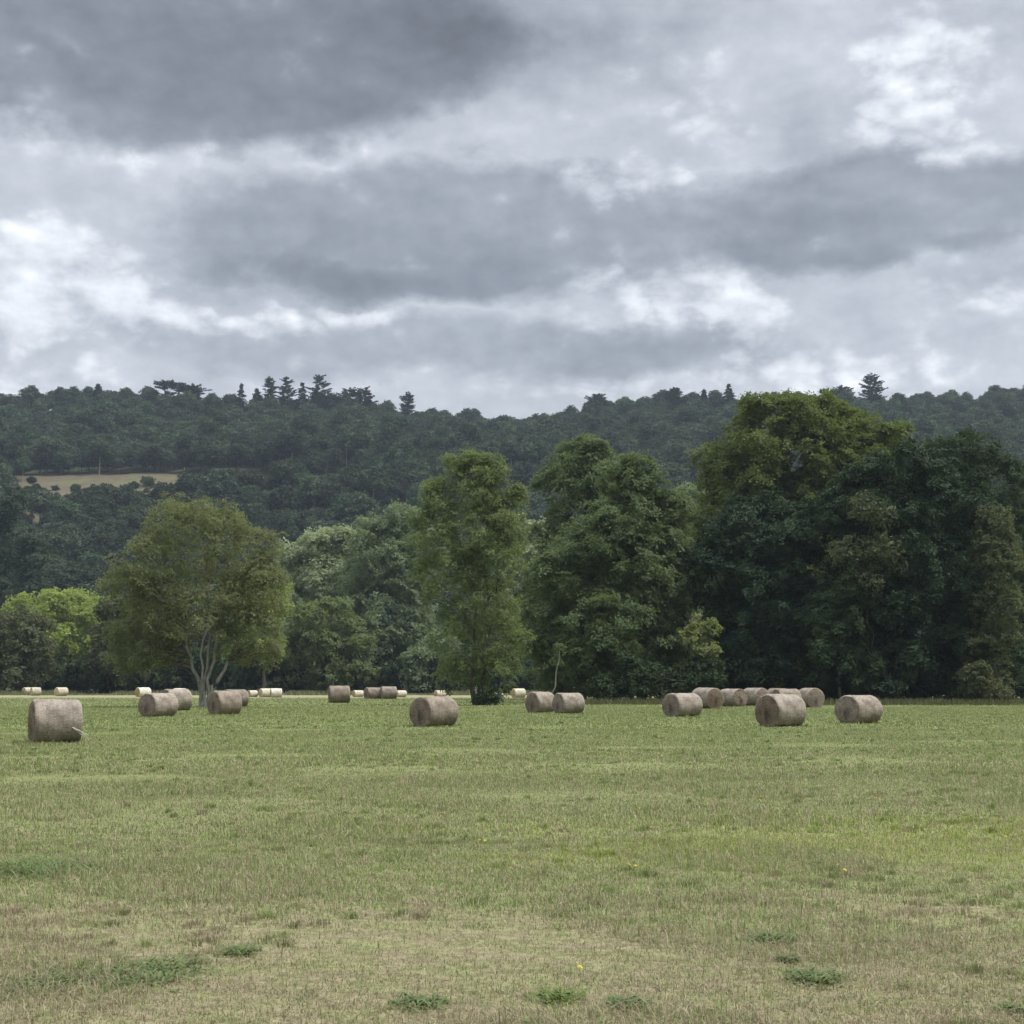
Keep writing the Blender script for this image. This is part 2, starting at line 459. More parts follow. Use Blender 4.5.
NLEAF = [0]
def tree(name, label, cat, base, Y, lobes, mat, leaf_px=2.6, stems=None, r0=.3, bark=None, stray=1.0, bough=1.4, dens=1.3,
         loose=1.0, droop=0.0, group=None, seed=1, depth=1.0, up=.45, reach=60, zmin=None):
    """base: photo column of the foot; lobes given where the crown's masses show, carried out to the tree's own distance"""
    rng = np.random.default_rng(seed)
    x0 = (base - 512) / F * Y
    x0 = at_depth(base, 690, Y)[0]
    k = Y / F
    rows = []
    for L in lobes:
        px, py, rx, ry = L[:4]
        dy = L[4] if len(L) > 4 else 0.0
        c = at_depth(px, py, Y)
        rows.append((c[0] - x0, dy, c[2], rx * k, (rx * .7 + ry * .3) * k * depth, ry * k))
    for L in list(rows):                                   # stray boughs that break the outline of each mass
        for _ in range(3):
            d = unit(rng.normal(size=3) + np.array([0, 0, .5])); q_ = rng.uniform(.2, .36)
            rows.append((L[0] + d[0] * L[3] * stray, L[1] + d[1] * L[4] * stray, L[2] + d[2] * L[5] * stray, L[3] * q_, L[4] * q_, L[5] * q_ * 1.1))
    leaf = leaf_px * k * 1.25
    v, f, rnd, B, BR = foliage(rng, rows, leaf, bough * max(1.0, k / .1), dens, loose, up, droop)
    NLEAF[0] += len(f)
    root = empty(name, (x0, Y, 0))
    tag(root, label, cat, group)
    obj('crown', mesh_np('crown', v, f, {'rnd': rnd}), mat, root)
    top = max(r[2] + r[5] * .5 for r in rows)
    if stems is None:
        tl = max(rows, key=lambda r: r[2])
        stems = [((0, 0, 0), (tl[0] * .7, tl[1] * .7, top * .9), r0)]
    tr_, lb = skeleton(rng, B, BR, stems, r0, reach)
    if bark is not BARK_PALE and lb is not None: tr_, lb = merge([tr_, lb]), None
    obj('trunk', mesh_np('trunk', *tr_, smooth=True), bark or BARK, root)
    if lb is not None:
        obj('limbs', mesh_np('limbs', *lb, smooth=True), BARK if bark is BARK_PALE else (bark or BARK), root)
    return root

# leaf materials (real leaf colours; lime and patch are lightened as if sunlit)
ML = {
    'walnut': leaf_mat('olive_brown_leaves', (.120, .142, .074), (.195, .208, .106), .45),
    'ash': leaf_mat('yellowish_green_leaves', (.102, .138, .062), (.190, .228, .098), .45),
    'mid': leaf_mat('mid_green_leaves', (.070, .102, .050), (.148, .185, .080), .38),
    'olive': leaf_mat('olive_green_leaves', (.076, .104, .030), (.140, .172, .048), .34),
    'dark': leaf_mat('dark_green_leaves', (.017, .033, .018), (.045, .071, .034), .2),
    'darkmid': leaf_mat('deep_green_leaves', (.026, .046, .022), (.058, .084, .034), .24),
    'silver': leaf_mat('silvery_green_leaves', (.160, .200, .118), (.350, .390, .235), .36),
    'silver_dk': leaf_mat('grey_green_leaves', (.100, .138, .082), (.235, .280, .155), .36),
    'lime': leaf_mat('light_yellow_green_leaves', (.170, .225, .060), (.320, .375, .110), .42),
    'patch': leaf_mat('sunlit_tint_leaves', (.125, .155, .062), (.255, .285, .115), .42),  # sunlight on the bush in the gap is put into this colour
    'brown': leaf_mat('brown_tinged_leaves', (.072, .088, .042), (.120, .130, .062), .3),
    'tan': leaf_mat('yellowing_tan_leaves', (.046, .068, .032), (.130, .140, .070), .3),
    'poplar': leaf_mat('blue_green_poplar_leaves', (.030, .048, .030), (.060, .082, .045), .25),
    'pine': leaf_mat('dark_pine_needles', (.020, .032, .018), (.038, .052, .026), .1),
}

# ---- the tree with pale forking stems, among the bales on the left
k = 109 / F
def stem_px(bpx, Y, pts, r):
    pass
tree('walnut_tree', 'airy olive-brown tree with pale forking stems standing among the bales', 'tree', 205, 109,
     [(195, 548, 48, 40), (231, 560, 36, 38, 1.5), (163, 572, 34, 32, -1), (200, 592, 60, 34, 1), (136, 620, 27, 24, 0),
      (258, 612, 25, 32, -1), (248, 640, 28, 22, .5), (146, 642, 36, 22, 1), (188, 523, 34, 18, 0), (200, 618, 40, 22, -1.5), (225, 530, 25, 22, 0), (128, 590, 20, 20), (268, 575, 14, 18), (120, 650, 14, 14, 1), (262, 655, 16, 9, -.5), (150, 658, 18, 9, -.5)],
     ML['walnut'], 1.9, seed=11, r0=.2, bark=BARK_PALE, stray=1.13, bough=.70, dens=.37, loose=1.0, droop=.3, reach=220,
     stems=[((-.25, 0, 0), (-3.1, .3, 10.5), .15), ((.05, .25, 0), (-.4, 1.0, 12.5), .13), ((.3, -.1, 0), (1.8, -.3, 12), .14),
            ((.55, .1, 0), (4.6, -.2, 9.8), .15), ((.15, -.3, 0), (.9, -1.5, 10.5), .10), ((-.1, -.35, 0), (-.12, -.4, 2.0), .12)])
# ---- slender tree in the middle
tree('ash_tree', 'tall slender yellowish-green tree on thin clustered stems, alone in mid meadow', 'tree', 480, 120,
     [(452, 472, 10, 16), (476, 470, 9, 18), (496, 486, 10, 16), (474, 500, 22, 20), (504, 515, 18, 18), (440, 506, 13, 18), (470, 532, 34, 30), (498, 560, 24, 36),
      (450, 580, 28, 36), (482, 602, 33, 36), (465, 642, 32, 30), (496, 640, 24, 34), (442, 545, 22, 25), (512, 535, 10, 14), (430, 490, 6, 7), (470, 460, 7, 8), (491, 466, 7, 8), (519, 500, 7, 8), (424, 520, 7, 8), (470, 668, 26, 18), (494, 672, 20, 18)],
     ML['ash'], 2.0, seed=12, r0=.18, stray=1.25, bough=.64, dens=.42, loose=1.0, droop=.15, reach=130, bark=BARK,
     stems=[((-.3, 0, 0), (-2.0, 0, 16.5), .17), ((.15, .2, 0), (.2, .3, 18.5), .19), ((.4, -.1, 0), (1.8, 0, 14.5), .15), ((0, -.3, 0), (-.6, -.8, 12), .12)])
# ---- broad cluster right of it
tree('ash_tree', 'tall dull green tree whose top rises behind the broad pyramid-shaped tree', 'tree', 583, 165,
     [(585, 462, 22, 20), (575, 492, 30, 30), (600, 500, 28, 30), (588, 545, 46, 45), (560, 600, 40, 50), (600, 610, 45, 50), (585, 660, 60, 30)],
     ML['mid'], 2.3, seed=13, bough=1.2, dens=1.0, r0=.3)
tree('maple_tree', 'broad pyramid-shaped green tree with foliage down to the grass behind two paired bales', 'tree', 640, 138,
     [(628, 485, 22, 18), (640, 512, 36, 26), (602, 545, 38, 26, -1), (662, 545, 32, 30, 1), (640, 572, 56, 36), (580, 592, 46, 34), (662, 600, 30, 36),
      (612, 630, 62, 36, -2), (560, 640, 34, 40, 1), (682, 575, 14, 20), (640, 660, 42, 32, -1), (600, 672, 45, 26, 0)],
     ML['mid'], 2.4, seed=14, bough=1.25, dens=1.15, r0=.35, stems=[((0, 0, 0), (-.5, 0, 16), .35), ((-.45, 0, 0), (-4.5, .5, 11), .2), ((.4, .2, 0), (3.2, 0, 11), .2)])
# ---- big dark group on the right
tree('lime_tree', 'tallest tree, olive-topped, rising behind the dark clump', 'tree', 800, 158,
     [(775, 422, 33, 24), (825, 424, 42, 24), (868, 446, 34, 22), (790, 462, 58, 40), (740, 482, 32, 30), (850, 485, 56, 40), (722, 530, 28, 36), (780, 530, 70, 55),
      (860, 550, 60, 50), (800, 600, 90, 60), (800, 660, 100, 40)],
     ML['olive'], 2.4, seed=15, bough=1.5, dens=1.1, r0=.5)
tree('hornbeam_tree', 'dense dark green tree with rounded crown behind the row of six bales', 'tree', 762, 136,
     [(765, 535, 42, 30), (735, 572, 42, 36), (795, 560, 40, 36), (762, 620, 46, 42, -1), (800, 630, 46, 42), (778, 668, 56, 34, -1), (734, 622, 20, 38), (820, 668, 36, 34)],
     ML['dark'], 2.5, seed=16, bough=1.35, dens=1.3, r0=.4)
tree('hornbeam_tree', 'darkest densest tree of the clump, directly behind the rightmost front bale', 'tree', 895, 131,
     [(905, 478, 42, 27), (880, 512, 46, 36), (932, 515, 38, 36), (890, 560, 56, 46), (932, 580, 44, 50), (868, 622, 54, 42), (930, 640, 46, 46), (880, 676, 58, 28, -1), (935, 680, 40, 24)],
     ML['dark'], 2.5, seed=17, bough=1.35, dens=1.3, r0=.45)
tree('lime_tree', 'green round-topped tree at the right end of the dark clump', 'tree', 965, 150,
     [(958, 462, 36, 22), (985, 488, 28, 28), (962, 525, 40, 44), (992, 560, 34, 46), (975, 620, 45, 60), (985, 670, 40, 34)],
     ML['darkmid'], 2.4, seed=18, bough=1.3, dens=1.1, r0=.35)
tree('field_maple', 'narrow young tree with yellowing tan leaves at the edge of the dark clump', 'tree', 996, 127,
     [(995, 532, 11, 22), (1002, 570, 19, 30), (996, 618, 20, 34), (986, 660, 20, 26)],
     ML['tan'], 2.4, seed=19, bough=.85, dens=.9, r0=.12, depth=1.2)
tree('field_maple', 'slim tree with tan-tinged leaves growing up through the dark clump', 'tree', 872, 126.5,
     [(872, 515, 16, 16), (852, 545, 15, 16), (880, 555, 16, 20), (862, 585, 14, 16)],
     ML['tan'], 2.4, seed=20, bough=.8, dens=.32, r0=.08, depth=1.0, bark=BARK_DARK)
tree('lime_tree', 'dark tree cut by the right border beside the tan young tree', 'tree', 1040, 165,
     [(1035, 505, 34, 28), (1030, 550, 34, 45), (1045, 620, 50, 60), (1040, 670, 50, 40)],
     ML['darkmid'], 2.4, seed=21, bough=1.4, dens=1.1)
tree('hazel_bush', 'mid-green leafy bush against the foot of the dark clump, between its two trunks', 'bush', 842, 127.5,
     [(848, 610, 24, 20), (838, 640, 30, 24), (848, 668, 30, 22)], ML['darkmid'], 2.4, seed=22, bough=.95, dens=1.0, r0=.14)
# ---- trees beyond the far edge of the field
tree('silver_poplar', 'silvery-topped tree beyond the far field edge, left one of two', 'tree', 325, 292,
     [(330, 548, 24, 12), (308, 572, 24, 24), (346, 572, 24, 26), (325, 606, 36, 36), (300, 635, 28, 40), (340, 640, 36, 40)],
     ML['silver'], 2.2, seed=31, bough=1.1, dens=1.0)
tree('silver_poplar', 'big grey-green rounded tree beyond the far field edge, left of the slender tree', 'tree', 395, 280,
     [(402, 528, 28, 16), (382, 558, 34, 30), (415, 568, 30, 42), (388, 618, 44, 46), (412, 655, 36, 34), (375, 660, 36, 30)],
     ML['silver_dk'], 2.2, seed=32, bough=1.1, dens=1.0)
tree('sallow_bush', 'low light-topped bush in front of the two silvery trees', 'bush', 325, 266,
     [(325, 622, 32, 16), (308, 652, 34, 22), (346, 658, 30, 22), (320, 674, 42, 16)], ML['ash'], 2.2, seed=33, bough=.9, dens=1.0)
tree('silver_poplar', 'pale-topped tree peeping out right behind the slender tree', 'tree', 518, 290,
     [(515, 542, 22, 13), (524, 572, 22, 26), (510, 610, 26, 36), (520, 650, 34, 36)], ML['silver'], 2.2, seed=34, bough=1.1, dens=1.0)
tree('sallow_bush', 'pale green bush in the gap at the left foot of the slender tree', 'bush', 436, 262,
     [(440, 650, 12, 14), (432, 672, 18, 18), (420, 668, 12, 14)], ML['silver_dk'], 2.2, seed=35, bough=.9, dens=1.0)
tree('silver_poplar', 'olive pale tree filling the gap between the pyramid tree and the dark clump', 'tree', 692, 240,
     [(692, 508, 19, 14), (684, 538, 22, 28), (698, 575, 24, 36), (690, 630, 28, 46)], ML['silver_dk'], 2.2, seed=36, bough=1.1, dens=1.0)
tree('elder_bush', 'bright yellow-green bush glowing in the gap left of the dark clump', 'bush', 702, 130,
     [(703, 624, 9, 9), (696, 640, 9, 10), (706, 652, 9, 9)], ML['patch'], 2.2, seed=37, bough=.7, dens=.8, r0=.1)
tree('hawthorn_bush', 'rounded brownish-green bush cut by the left border', 'bush', 14, 252,
     [(8, 634, 32, 17), (26, 655, 26, 20), (-4, 664, 34, 22), (18, 672, 32, 14)], ML['brown'], 2.2, seed=38, bough=1.0, dens=1.1)
tree('false_acacia', 'bright yellow-green tree behind the brownish bush on the left', 'tree', 68, 290,
     [(70, 606, 32, 10), (36, 618, 24, 15), (100, 624, 26, 18), (4, 632, 15, 14), (70, 640, 44, 18), (60, 655, 20, 14), (88, 652, 18, 12)], ML['lime'], 2.3, seed=39, bough=1.0, dens=.8)
tree('hawthorn_bush', 'dull brownish bush just left of the forking-stem tree', 'bush', 126, 256,
     [(130, 610, 24, 15), (118, 640, 26, 22), (136, 664, 30, 20), (112, 668, 22, 16)], ML['brown'], 2.2, seed=40, bough=.95, dens=1.0)
tree('false_acacia', 'yellow-green tree showing behind the right side of the forking-stem tree', 'tree', 262, 258,
     [(263, 585, 17, 16), (268, 615, 16, 20), (256, 648, 20, 16)], ML['lime'], 2.2, seed=41, bough=.9, dens=.75)
tree('lombardy_poplar', 'taller of two columnar poplars at the left border', 'tree', 12, 420,
     [(13, 518, 8, 18), (12, 550, 13, 30), (10, 600, 17, 45), (10, 650, 18, 36)], ML['poplar'], 2.2, seed=42, bough=1.0, dens=1.1)
tree('lombardy_poplar', 'shorter of two columnar poplars near the left border', 'tree', 33, 400,
     [(33, 552, 6, 14), (33, 580, 10, 24), (33, 625, 12, 45)], ML['poplar'], 2.2, seed=43, bough=1.0, dens=1.1)

# ---- understorey at the foot of the wood: bushes that nothing tells apart
rng = np.random.default_rng(5)
protos = []
def shrub_proto(seed, mat):
    r = np.random.default_rng(seed)
    rows = [(r.uniform(-2, 2), r.uniform(-1, 1), r.uniform(1.4, 3.2), r.uniform(1.6, 2.8), r.uniform(1.4, 2.2), r.uniform(1.2, 2.2)) for _ in range(5)]
    v, f, rnd, B, BR = foliage(r, rows, .36, 1.1, 1.1)
    st, lb = skeleton(r, B, BR, [((-.5, 0, 0), (-1, 0, 3), .1), ((.4, 0, 0), (1, .3, 3.2), .1)], .1, 20)
    return mesh_np('crown', v, f, {'rnd': rnd}), mesh_np('trunk', *merge([st, lb]), smooth=True), mat
SHR = [shrub_proto(50, ML['darkmid']), shrub_proto(51, ML['dark']), shrub_proto(52, ML['darkmid'])]
for me, st, mt in SHR: me.materials.append(mt); st.materials.append(BARK_DARK)
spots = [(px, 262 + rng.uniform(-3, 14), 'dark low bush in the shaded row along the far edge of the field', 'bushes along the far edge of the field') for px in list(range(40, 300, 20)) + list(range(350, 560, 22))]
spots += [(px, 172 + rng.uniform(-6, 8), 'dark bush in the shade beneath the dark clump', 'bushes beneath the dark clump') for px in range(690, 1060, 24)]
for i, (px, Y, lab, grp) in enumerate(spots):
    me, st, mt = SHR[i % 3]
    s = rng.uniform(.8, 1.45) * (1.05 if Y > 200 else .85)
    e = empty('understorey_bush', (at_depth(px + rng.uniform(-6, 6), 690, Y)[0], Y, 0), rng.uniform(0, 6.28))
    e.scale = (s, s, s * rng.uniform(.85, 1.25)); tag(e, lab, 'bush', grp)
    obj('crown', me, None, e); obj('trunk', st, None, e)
# single bushes at the feet of trees
tree('bramble_bush', 'small dark bush hugging the foot of the slender tree', 'bush', 487, 118,
     [(482, 702, 7, 4), (492, 702, 6, 4)], ML['darkmid'], 2.2, seed=60, bough=.4, dens=1.0, r0=.04, reach=12)
tree('bramble_bush', 'reddish-brown bramble heap by the right end of the dark clump', 'bush', 992, 124,
     [(985, 694, 14, 8), (1000, 698, 12, 5), (975, 682, 14, 14)], ML['brown'], 2.2, seed=61, bough=.5, dens=.8, r0=.05, reach=30)
tree('bramble_bush', 'scrubby undergrowth bush below the pyramid-shaped tree', 'bush', 640, 129,
     [(612, 690, 16, 12), (632, 680, 15, 20), (655, 684, 16, 16), (676, 688, 14, 12), (698, 680, 16, 16), (712, 674, 12, 14)], ML['darkmid'], 2.2, seed=62, bough=.6, dens=.7, r0=.05, reach=30)
# leaning bare pole-like stem near the paired bales
r = np.random.default_rng(3)
e = empty('leaning_sapling', at_depth(553, 690, 125) * np.array([1, 1, 0]))
tag(e, 'thin pale bare stem leaning out behind the left paired bale', 'sapling')
obj('trunk', mesh_np('trunk', *tube(wiggle(r, np.array([0, 0, -.2]), np.array([.55, 0, 4.4]), 9, .15), np.linspace(.07, .03, 9), 7), smooth=True), BARK_PALE, e)
v, f, rnd, B, BR = foliage(r, [(.6, 0, 4.5, .5, .5, .5), (.3, 0, 3.6, .4, .4, .4)], .16, .3, .3)
obj('crown', mesh_np('crown', v, f, {'rnd': rnd}), ML['mid'], e)

# ------------------------------------------------------------------ hill woodland
hill_leaf = leaf_mat('woodland_leaves', (.024, .042, .022), (.066, .096, .042), .18, tint=1.1, nscale=.12)
hill_pine = ML['pine']
def hill_crown(seed):
    r = np.random.default_rng(seed)
    H, R = 12.5, 5.0
    rows = [(0, 0, H - 4.2, R * .8, R * .8, 3.4)]
    for i in range(6):
        a = i * 1.047 + r.uniform(-.4, .4); q = R * r.uniform(.35, .6)
        rows.append((q * math.cos(a), q * math.sin(a), H - r.uniform(3.2, 6.6), R * r.uniform(.38, .6), R * r.uniform(.38, .6), r.uniform(1.6, 2.8)))
    v, f, rnd, B, BR = foliage(r, rows, .85, 1.1, .85)
    tv, tf = tube(np.array([[0, 0, -1], [.1, 0, 3], [0, .1, 7.5]]), [.24, .19, .1], 6)
    V = np.concatenate([v, tv]); Fc = np.concatenate([f, tf + len(v)])
    me = mesh_np('hillside_tree', V, Fc, {'rnd': np.concatenate([rnd, np.zeros(len(tf))])})
    me.materials.append(hill_leaf); me.materials.append(BARK)
    mi = np.zeros(len(Fc), np.int32); mi[len(f):] = 1
    me.polygons.foreach_set('material_index', mi)
    return me
HC = [hill_crown(100 + i) for i in range(5)]
def edge_tree(seed):
    r = np.random.default_rng(seed); H, R = 15.5, 4.6
    rows = [(0, 0, H - 3.2, R * .75, R * .75, 2.8)] + [(R * .5 * math.cos(a), R * .5 * math.sin(a), H - r.uniform(2.8, 6.0), R * .5, R * .5, r.uniform(1.2, 2.0)) for a in (0, 1.3, 2.5, 3.8, 5.0)]
    v, f, rnd, B, BR = foliage(r, rows, .95, 1.2, .8)
    tv, tf = tube(np.array([[0, 0, -1], [.15, 0, 5], [0, .1, 12.5]]), [.26, .2, .1], 6)
    V = np.concatenate([v, tv]); Fc = np.concatenate([f, tf + len(v)])
    me = mesh_np('hillside_tree', V, Fc, {'rnd': np.concatenate([rnd, np.zeros(len(tf))])})
    me.materials.append(hill_leaf); me.materials.append(BARK_PALE)
    mi = np.zeros(len(Fc), np.int32); mi[len(f):] = 1
    me.polygons.foreach_set('material_index', mi)
    return me
ET = edge_tree(131)
rng = np.random.default_rng(77)
step = 8.7
pts = []
for yy in np.arange(385, 985, step):
    xs = np.arange(-(.36 * yy + 60), .36 * yy + 60, step)
    x = xs + rng.uniform(-.42, .42, len(xs)) * step + (step / 2 if int(yy / step) % 2 else 0)
    y = yy + rng.uniform(-.42, .42, len(xs)) * step
    pts.append(np.stack([x, y], 1))
pts = np.concatenate(pts)
pts = pts[~clearing(pts[:, 0], pts[:, 1])]
zz = hill_z(pts[:, 0], pts[:, 1])
sclu = rng.uniform(.62, 1.38, len(pts)) * np.where(pts[:, 1] < 470, 1.12, 1.0)
edge = clearing(pts[:, 0], pts[:, 1] - 14) & (pts[:, 1] > 664)
sclu = np.where(edge, np.clip(sclu, .9, 1.25), sclu)            # taller standing trees at the top edge of the pasture
low = (clearing(pts[:, 0], pts[:, 1] + 14) | clearing(pts[:, 0], pts[:, 1] + 28) | clearing(pts[:, 0], pts[:, 1] + 42)) & (pts[:, 1] < 690)
sclu = np.where(low, sclu * .33, sclu)
sclu = np.where((pts[:, 1] > 880) & (rng.uniform(0, 1, len(pts)) < .10), sclu * 1.12, sclu)
sclu = np.where(pts[:, 1] > 860, np.minimum(sclu * .85, 1.2), sclu)
ppx = 512 + F * pts[:, 0] / pts[:, 1]
sclu = np.where((pts[:, 1] > 880) & (ppx > 250) & (ppx < 385), sclu * 1.22, sclu)
# what shows largest: near trees that stand clear of the field-edge trees
px = 512 + F * pts[:, 0] / pts[:, 1]
inview = (px > -10) & (px < 1034)
order = np.argsort(np.where(inview, pts[:, 1] / sclu ** .5, 1e9) + np.where((px > 700) & (px < 1010), 150, 0))
ind = order[:250]
rest = np.setdiff1d(np.arange(len(pts)), ind)
for j, i in enumerate(ind):
    o = obj('hillside_tree', HC[j % 5], None)
    o.location = (pts[i, 0], pts[i, 1], zz[i]); o.rotation_euler = (0, 0, rng.uniform(0, 6.28))
    s = sclu[i]; o.scale = (s * rng.uniform(.9, 1.15), s * rng.uniform(.9, 1.15), s)
    tag(o, 'dark green broadleaf tree in the wood on the lower hillside', 'tree', 'broadleaf trees on the lower hillside')
    if j < 5: HC[j] = (HC[j], o) if not isinstance(HC[j], tuple) else HC[j]
    if j == 4: HC_O = [h[1] for h in HC]; HC = [h[0] for h in HC]

def scatter(name, mat, P, S, idx, sources, label, cat):
    me = bpy.data.meshes.new(name); n = len(P)
    me.vertices.add(n); me.vertices.foreach_set('co', np.asarray(P, np.float32).ravel())
    for an, ty, va in (('scl', 'FLOAT', S), ('rot', 'FLOAT', rng.uniform(0, 6.28, n)), ('idx', 'INT', idx)):
        a = me.attributes.new(an, ty, 'POINT'); a.data.foreach_set('value', np.asarray(va, np.float32 if ty == 'FLOAT' else np.int32))
    me.materials.append(mat)
    o = tag(link(bpy.data.objects.new(name, me)), label, cat, kind='stuff')
    g = bpy.data.node_groups.new(name, 'GeometryNodeTree')
    g.interface.new_socket('Geometry', in_out='INPUT', socket_type='NodeSocketGeometry')
    g.interface.new_socket('Geometry', in_out='OUTPUT', socket_type='NodeSocketGeometry')
    N, L = g.nodes, g.links
    gi, go = N.new('NodeGroupInput'), N.new('NodeGroupOutput')
    iop, jn = N.new('GeometryNodeInstanceOnPoints'), N.new('GeometryNodeJoinGeometry')
    for s in sources:
        oi = N.new('GeometryNodeObjectInfo'); oi.transform_space = 'ORIGINAL'
        oi.inputs['Object'].default_value = s; oi.inputs['As Instance'].default_value = True
        L.new(oi.outputs['Geometry'], jn.inputs[0])
    def attr(an, ty):
        nd = N.new('GeometryNodeInputNamedAttribute'); nd.data_type = ty; nd.inputs['Name'].default_value = an
        return nd.outputs['Attribute']
    L.new(gi.outputs[0], iop.inputs['Points']); L.new(jn.outputs[0], iop.inputs['Instance'])
    iop.inputs['Pick Instance'].default_value = True
    L.new(attr('idx', 'INT'), iop.inputs['Instance Index'])
    cx = N.new('ShaderNodeCombineXYZ'); L.new(attr('rot', 'FLOAT'), cx.inputs[2])
    er = N.new('FunctionNodeEulerToRotation'); L.new(cx.outputs[0], er.inputs[0]); L.new(er.outputs[0], iop.inputs['Rotation'])
    L.new(attr('scl', 'FLOAT'), iop.inputs['Scale'])
    L.new(iop.outputs[0], go.inputs[0])
    md = o.modifiers.new('scatter', 'NODES'); md.node_group = g
    return o
eo = obj('hillside_tree', ET, None, None, (at_depth(99, 480, 704)[0], 704, float(hill_z(np.array(at_depth(99, 480, 704)[0]), np.array(704.)))))
tag(eo, 'tall tree on a pale bare trunk at the upper edge of the dry hillside pasture', 'tree')
sidx = np.where(edge[rest], 5, rng.integers(0, 5, len(rest)))
scatter('hillside_wood', hill_leaf, np.stack([pts[rest, 0], pts[rest, 1], zz[rest]], 1), sclu[rest], sidx, HC_O + [eo],
        'continuous dark woodland covering the hill up to its ridge', 'woodland')

# scrub on the dry pasture
sm = []
for sd_ in (1, 2, 3):
    r = np.random.default_rng(200 + sd_)
    rows = [(r.uniform(-.8, .8), r.uniform(-.6, .6), r.uniform(.8, 1.4), r.uniform(.9, 1.4), r.uniform(.9, 1.3), r.uniform(.8, 1.2)) for _ in range(4)]
    v, f, rnd, B, BR = foliage(r, rows, .5, .8, .9)
    me = mesh_np('pasture_shrub', v, f, {'rnd': rnd}); me.materials.append(ML['darkmid']); sm.append(me)
for i, (px_, py_, s) in enumerate([(38, 489, .7), (56, 483, .9), (96, 488, .7), (128, 484, 1.6), (147, 480, 1.7), (160, 481, 1.0), (112, 492, 1.5), (120, 489, 1.2), (131, 490, 2.0),
                                   (140, 487, 1.1), (150, 488, .9), (170, 486, 1.3), (180, 483, 1.0), (188, 488, 1.6), (200, 484, 1.4), (212, 486, 1.5), (225, 483, 1.4), (240, 484, 1.6), (258, 484, 1.3)]):
    Y = float(np.interp(py_, [474, 492], [697, 640]))
    x = at_depth(px_, py_, Y)[0]
    o = obj('pasture_shrub', sm[i % 3], None, None, (x, Y, float(hill_z(np.array(x), np.array(Y))) - .1)); o.scale = (s, s, s * .9); o.rotation_euler = (0, 0, i * 1.3)
    tag(o, 'small dark round shrub dotted on the dry hillside pasture', 'shrub', 'shrubs on the dry hillside pasture')

# ridge pines that stand out against the sky
def pine(label, px_, py_top, py_base, w, seed, style='tiers', Y=930):
    r = np.random.default_rng(seed)
    k = Y / F
    base = at_depth(px_, py_base, Y); zb = float(hill_z(np.array(base[0]), np.array(Y)))
    H = at_depth(px_, py_top, Y)[2] - zb
    vis = (py_base - py_top) * k
    w = w * 1.22
    W_ = w * k * .5
    nb = 170 if style != 'tiers' else 120
    C, Nn, B = [], [], []
    gaps = r.uniform(0, 1, 6)
    for i in range(nb):
        if style == 'tiers':
            q_ = r.uniform(0, 1.25); Lb = W_ * (.12 + .9 * min(1, q_)) * r.uniform(.5, 1.1); tilt = -.15
        elif style == 'umbrella':
            q_ = r.uniform(0, .5) if i < nb * .7 else r.uniform(.7, 1.3); Lb = W_ * (min(1, .25 + 2.2 * q_) if q_ < .6 else .6) * r.uniform(.4, 1.1); tilt = .25
        else:
            q_ = r.uniform(0, 1.3) ** .9; Lb = W_ * min(1.0, .42 + 1.3 * q_) * r.uniform(.3, 1.1); tilt = .3
        a = r.uniform(0, 6.28)
        if style != 'tiers' and abs(((q_ * 3.1 + a / 6.28) % 1) - gaps[0]) < .10: continue
        d = np.array([math.cos(a), math.sin(a), tilt + r.normal() * .12])
        o_ = np.array([0, 0, H - vis * q_])
        m_ = int(10 + 9 * Lb)
        s_ = r.uniform(.15, 1.0, m_) ** .7
        c_ = o_ + d * (Lb * s_)[:, None] + r.normal(size=(m_, 3)) * np.array([.34, .34, .2])
        C.append(c_); Nn.append(unit(np.array([0, 0, 1.0]) + r.normal(size=(m_, 3)) * .45)); B.append(o_ + d * Lb * .8)
    C = np.concatenate(C); Nn = np.concatenate(Nn); B = np.array(B); BR = np.full(len(B), .6)
    v, f = leaf_quads(r, C, Nn, .85, .7); rnd = r.uniform(0, 1, len(f))
    root = empty('ridge_pine', (base[0], Y, zb)); tag(root, label, 'pine tree')
    obj('crown', mesh_np('crown', v, f, {'rnd': rnd}), hill_pine, root)
    st, lb = skeleton(r, B, BR, [((0, 0, 0), (.2, 0, H * .96), .26)], .25, 40)
    obj('trunk', mesh_np('trunk', *merge([st, lb])), BARK_DARK, root)
pine('lone small conical pine on a bare stem standing apart on the ridge', 241, 384, 404, 12, 1)
pine('small pointed pine just right of the lone pine on the ridge', 257, 389, 402, 14, 2)
pine('leaning ragged pine with a one-sided tuft at its top on the ridge', 270, 379, 404, 15, 3, 'ragged')
pine('stout round-headed ridge pine with a dense dark crown', 286, 378, 405, 17, 4, 'ragged')
pine('pointed ridge pine beside the stout round-headed one', 302, 383, 406, 16, 5)
pine('tallest broad pine of the ridge clump', 319, 377, 406, 24, 6, 'ragged')
pine('low dark pine right of the ridge clump', 349, 390, 408, 26, 7, 'ragged')
pine('low rounded pine at the right tail of the ridge clump', 364, 389, 408, 22, 8, 'ragged')
pine('flat-topped umbrella pine on the left ridge shoulder', 168, 383, 398, 30, 9, 'umbrella')
pine('flat-topped umbrella pine leaning out over the dip in the ridge', 190, 387, 402, 34, 10, 'umbrella')
pine('dark cone-shaped tree poking above the left ridge', 98, 384, 398, 16, 11)
pine('little dark tree on the ridge above the low dip', 407, 393, 410, 14, 12, 'ragged')
pine('round lone tree on the ridge right of the low dip', 597, 395, 412, 20, 13, 'umbrella')
pine('spiky ridge tree above the left edge of the tallest tree', 729, 384, 402, 14, 14)
pine('small pointed ridge tree left of the spiky one', 704, 389, 403, 11, 15)
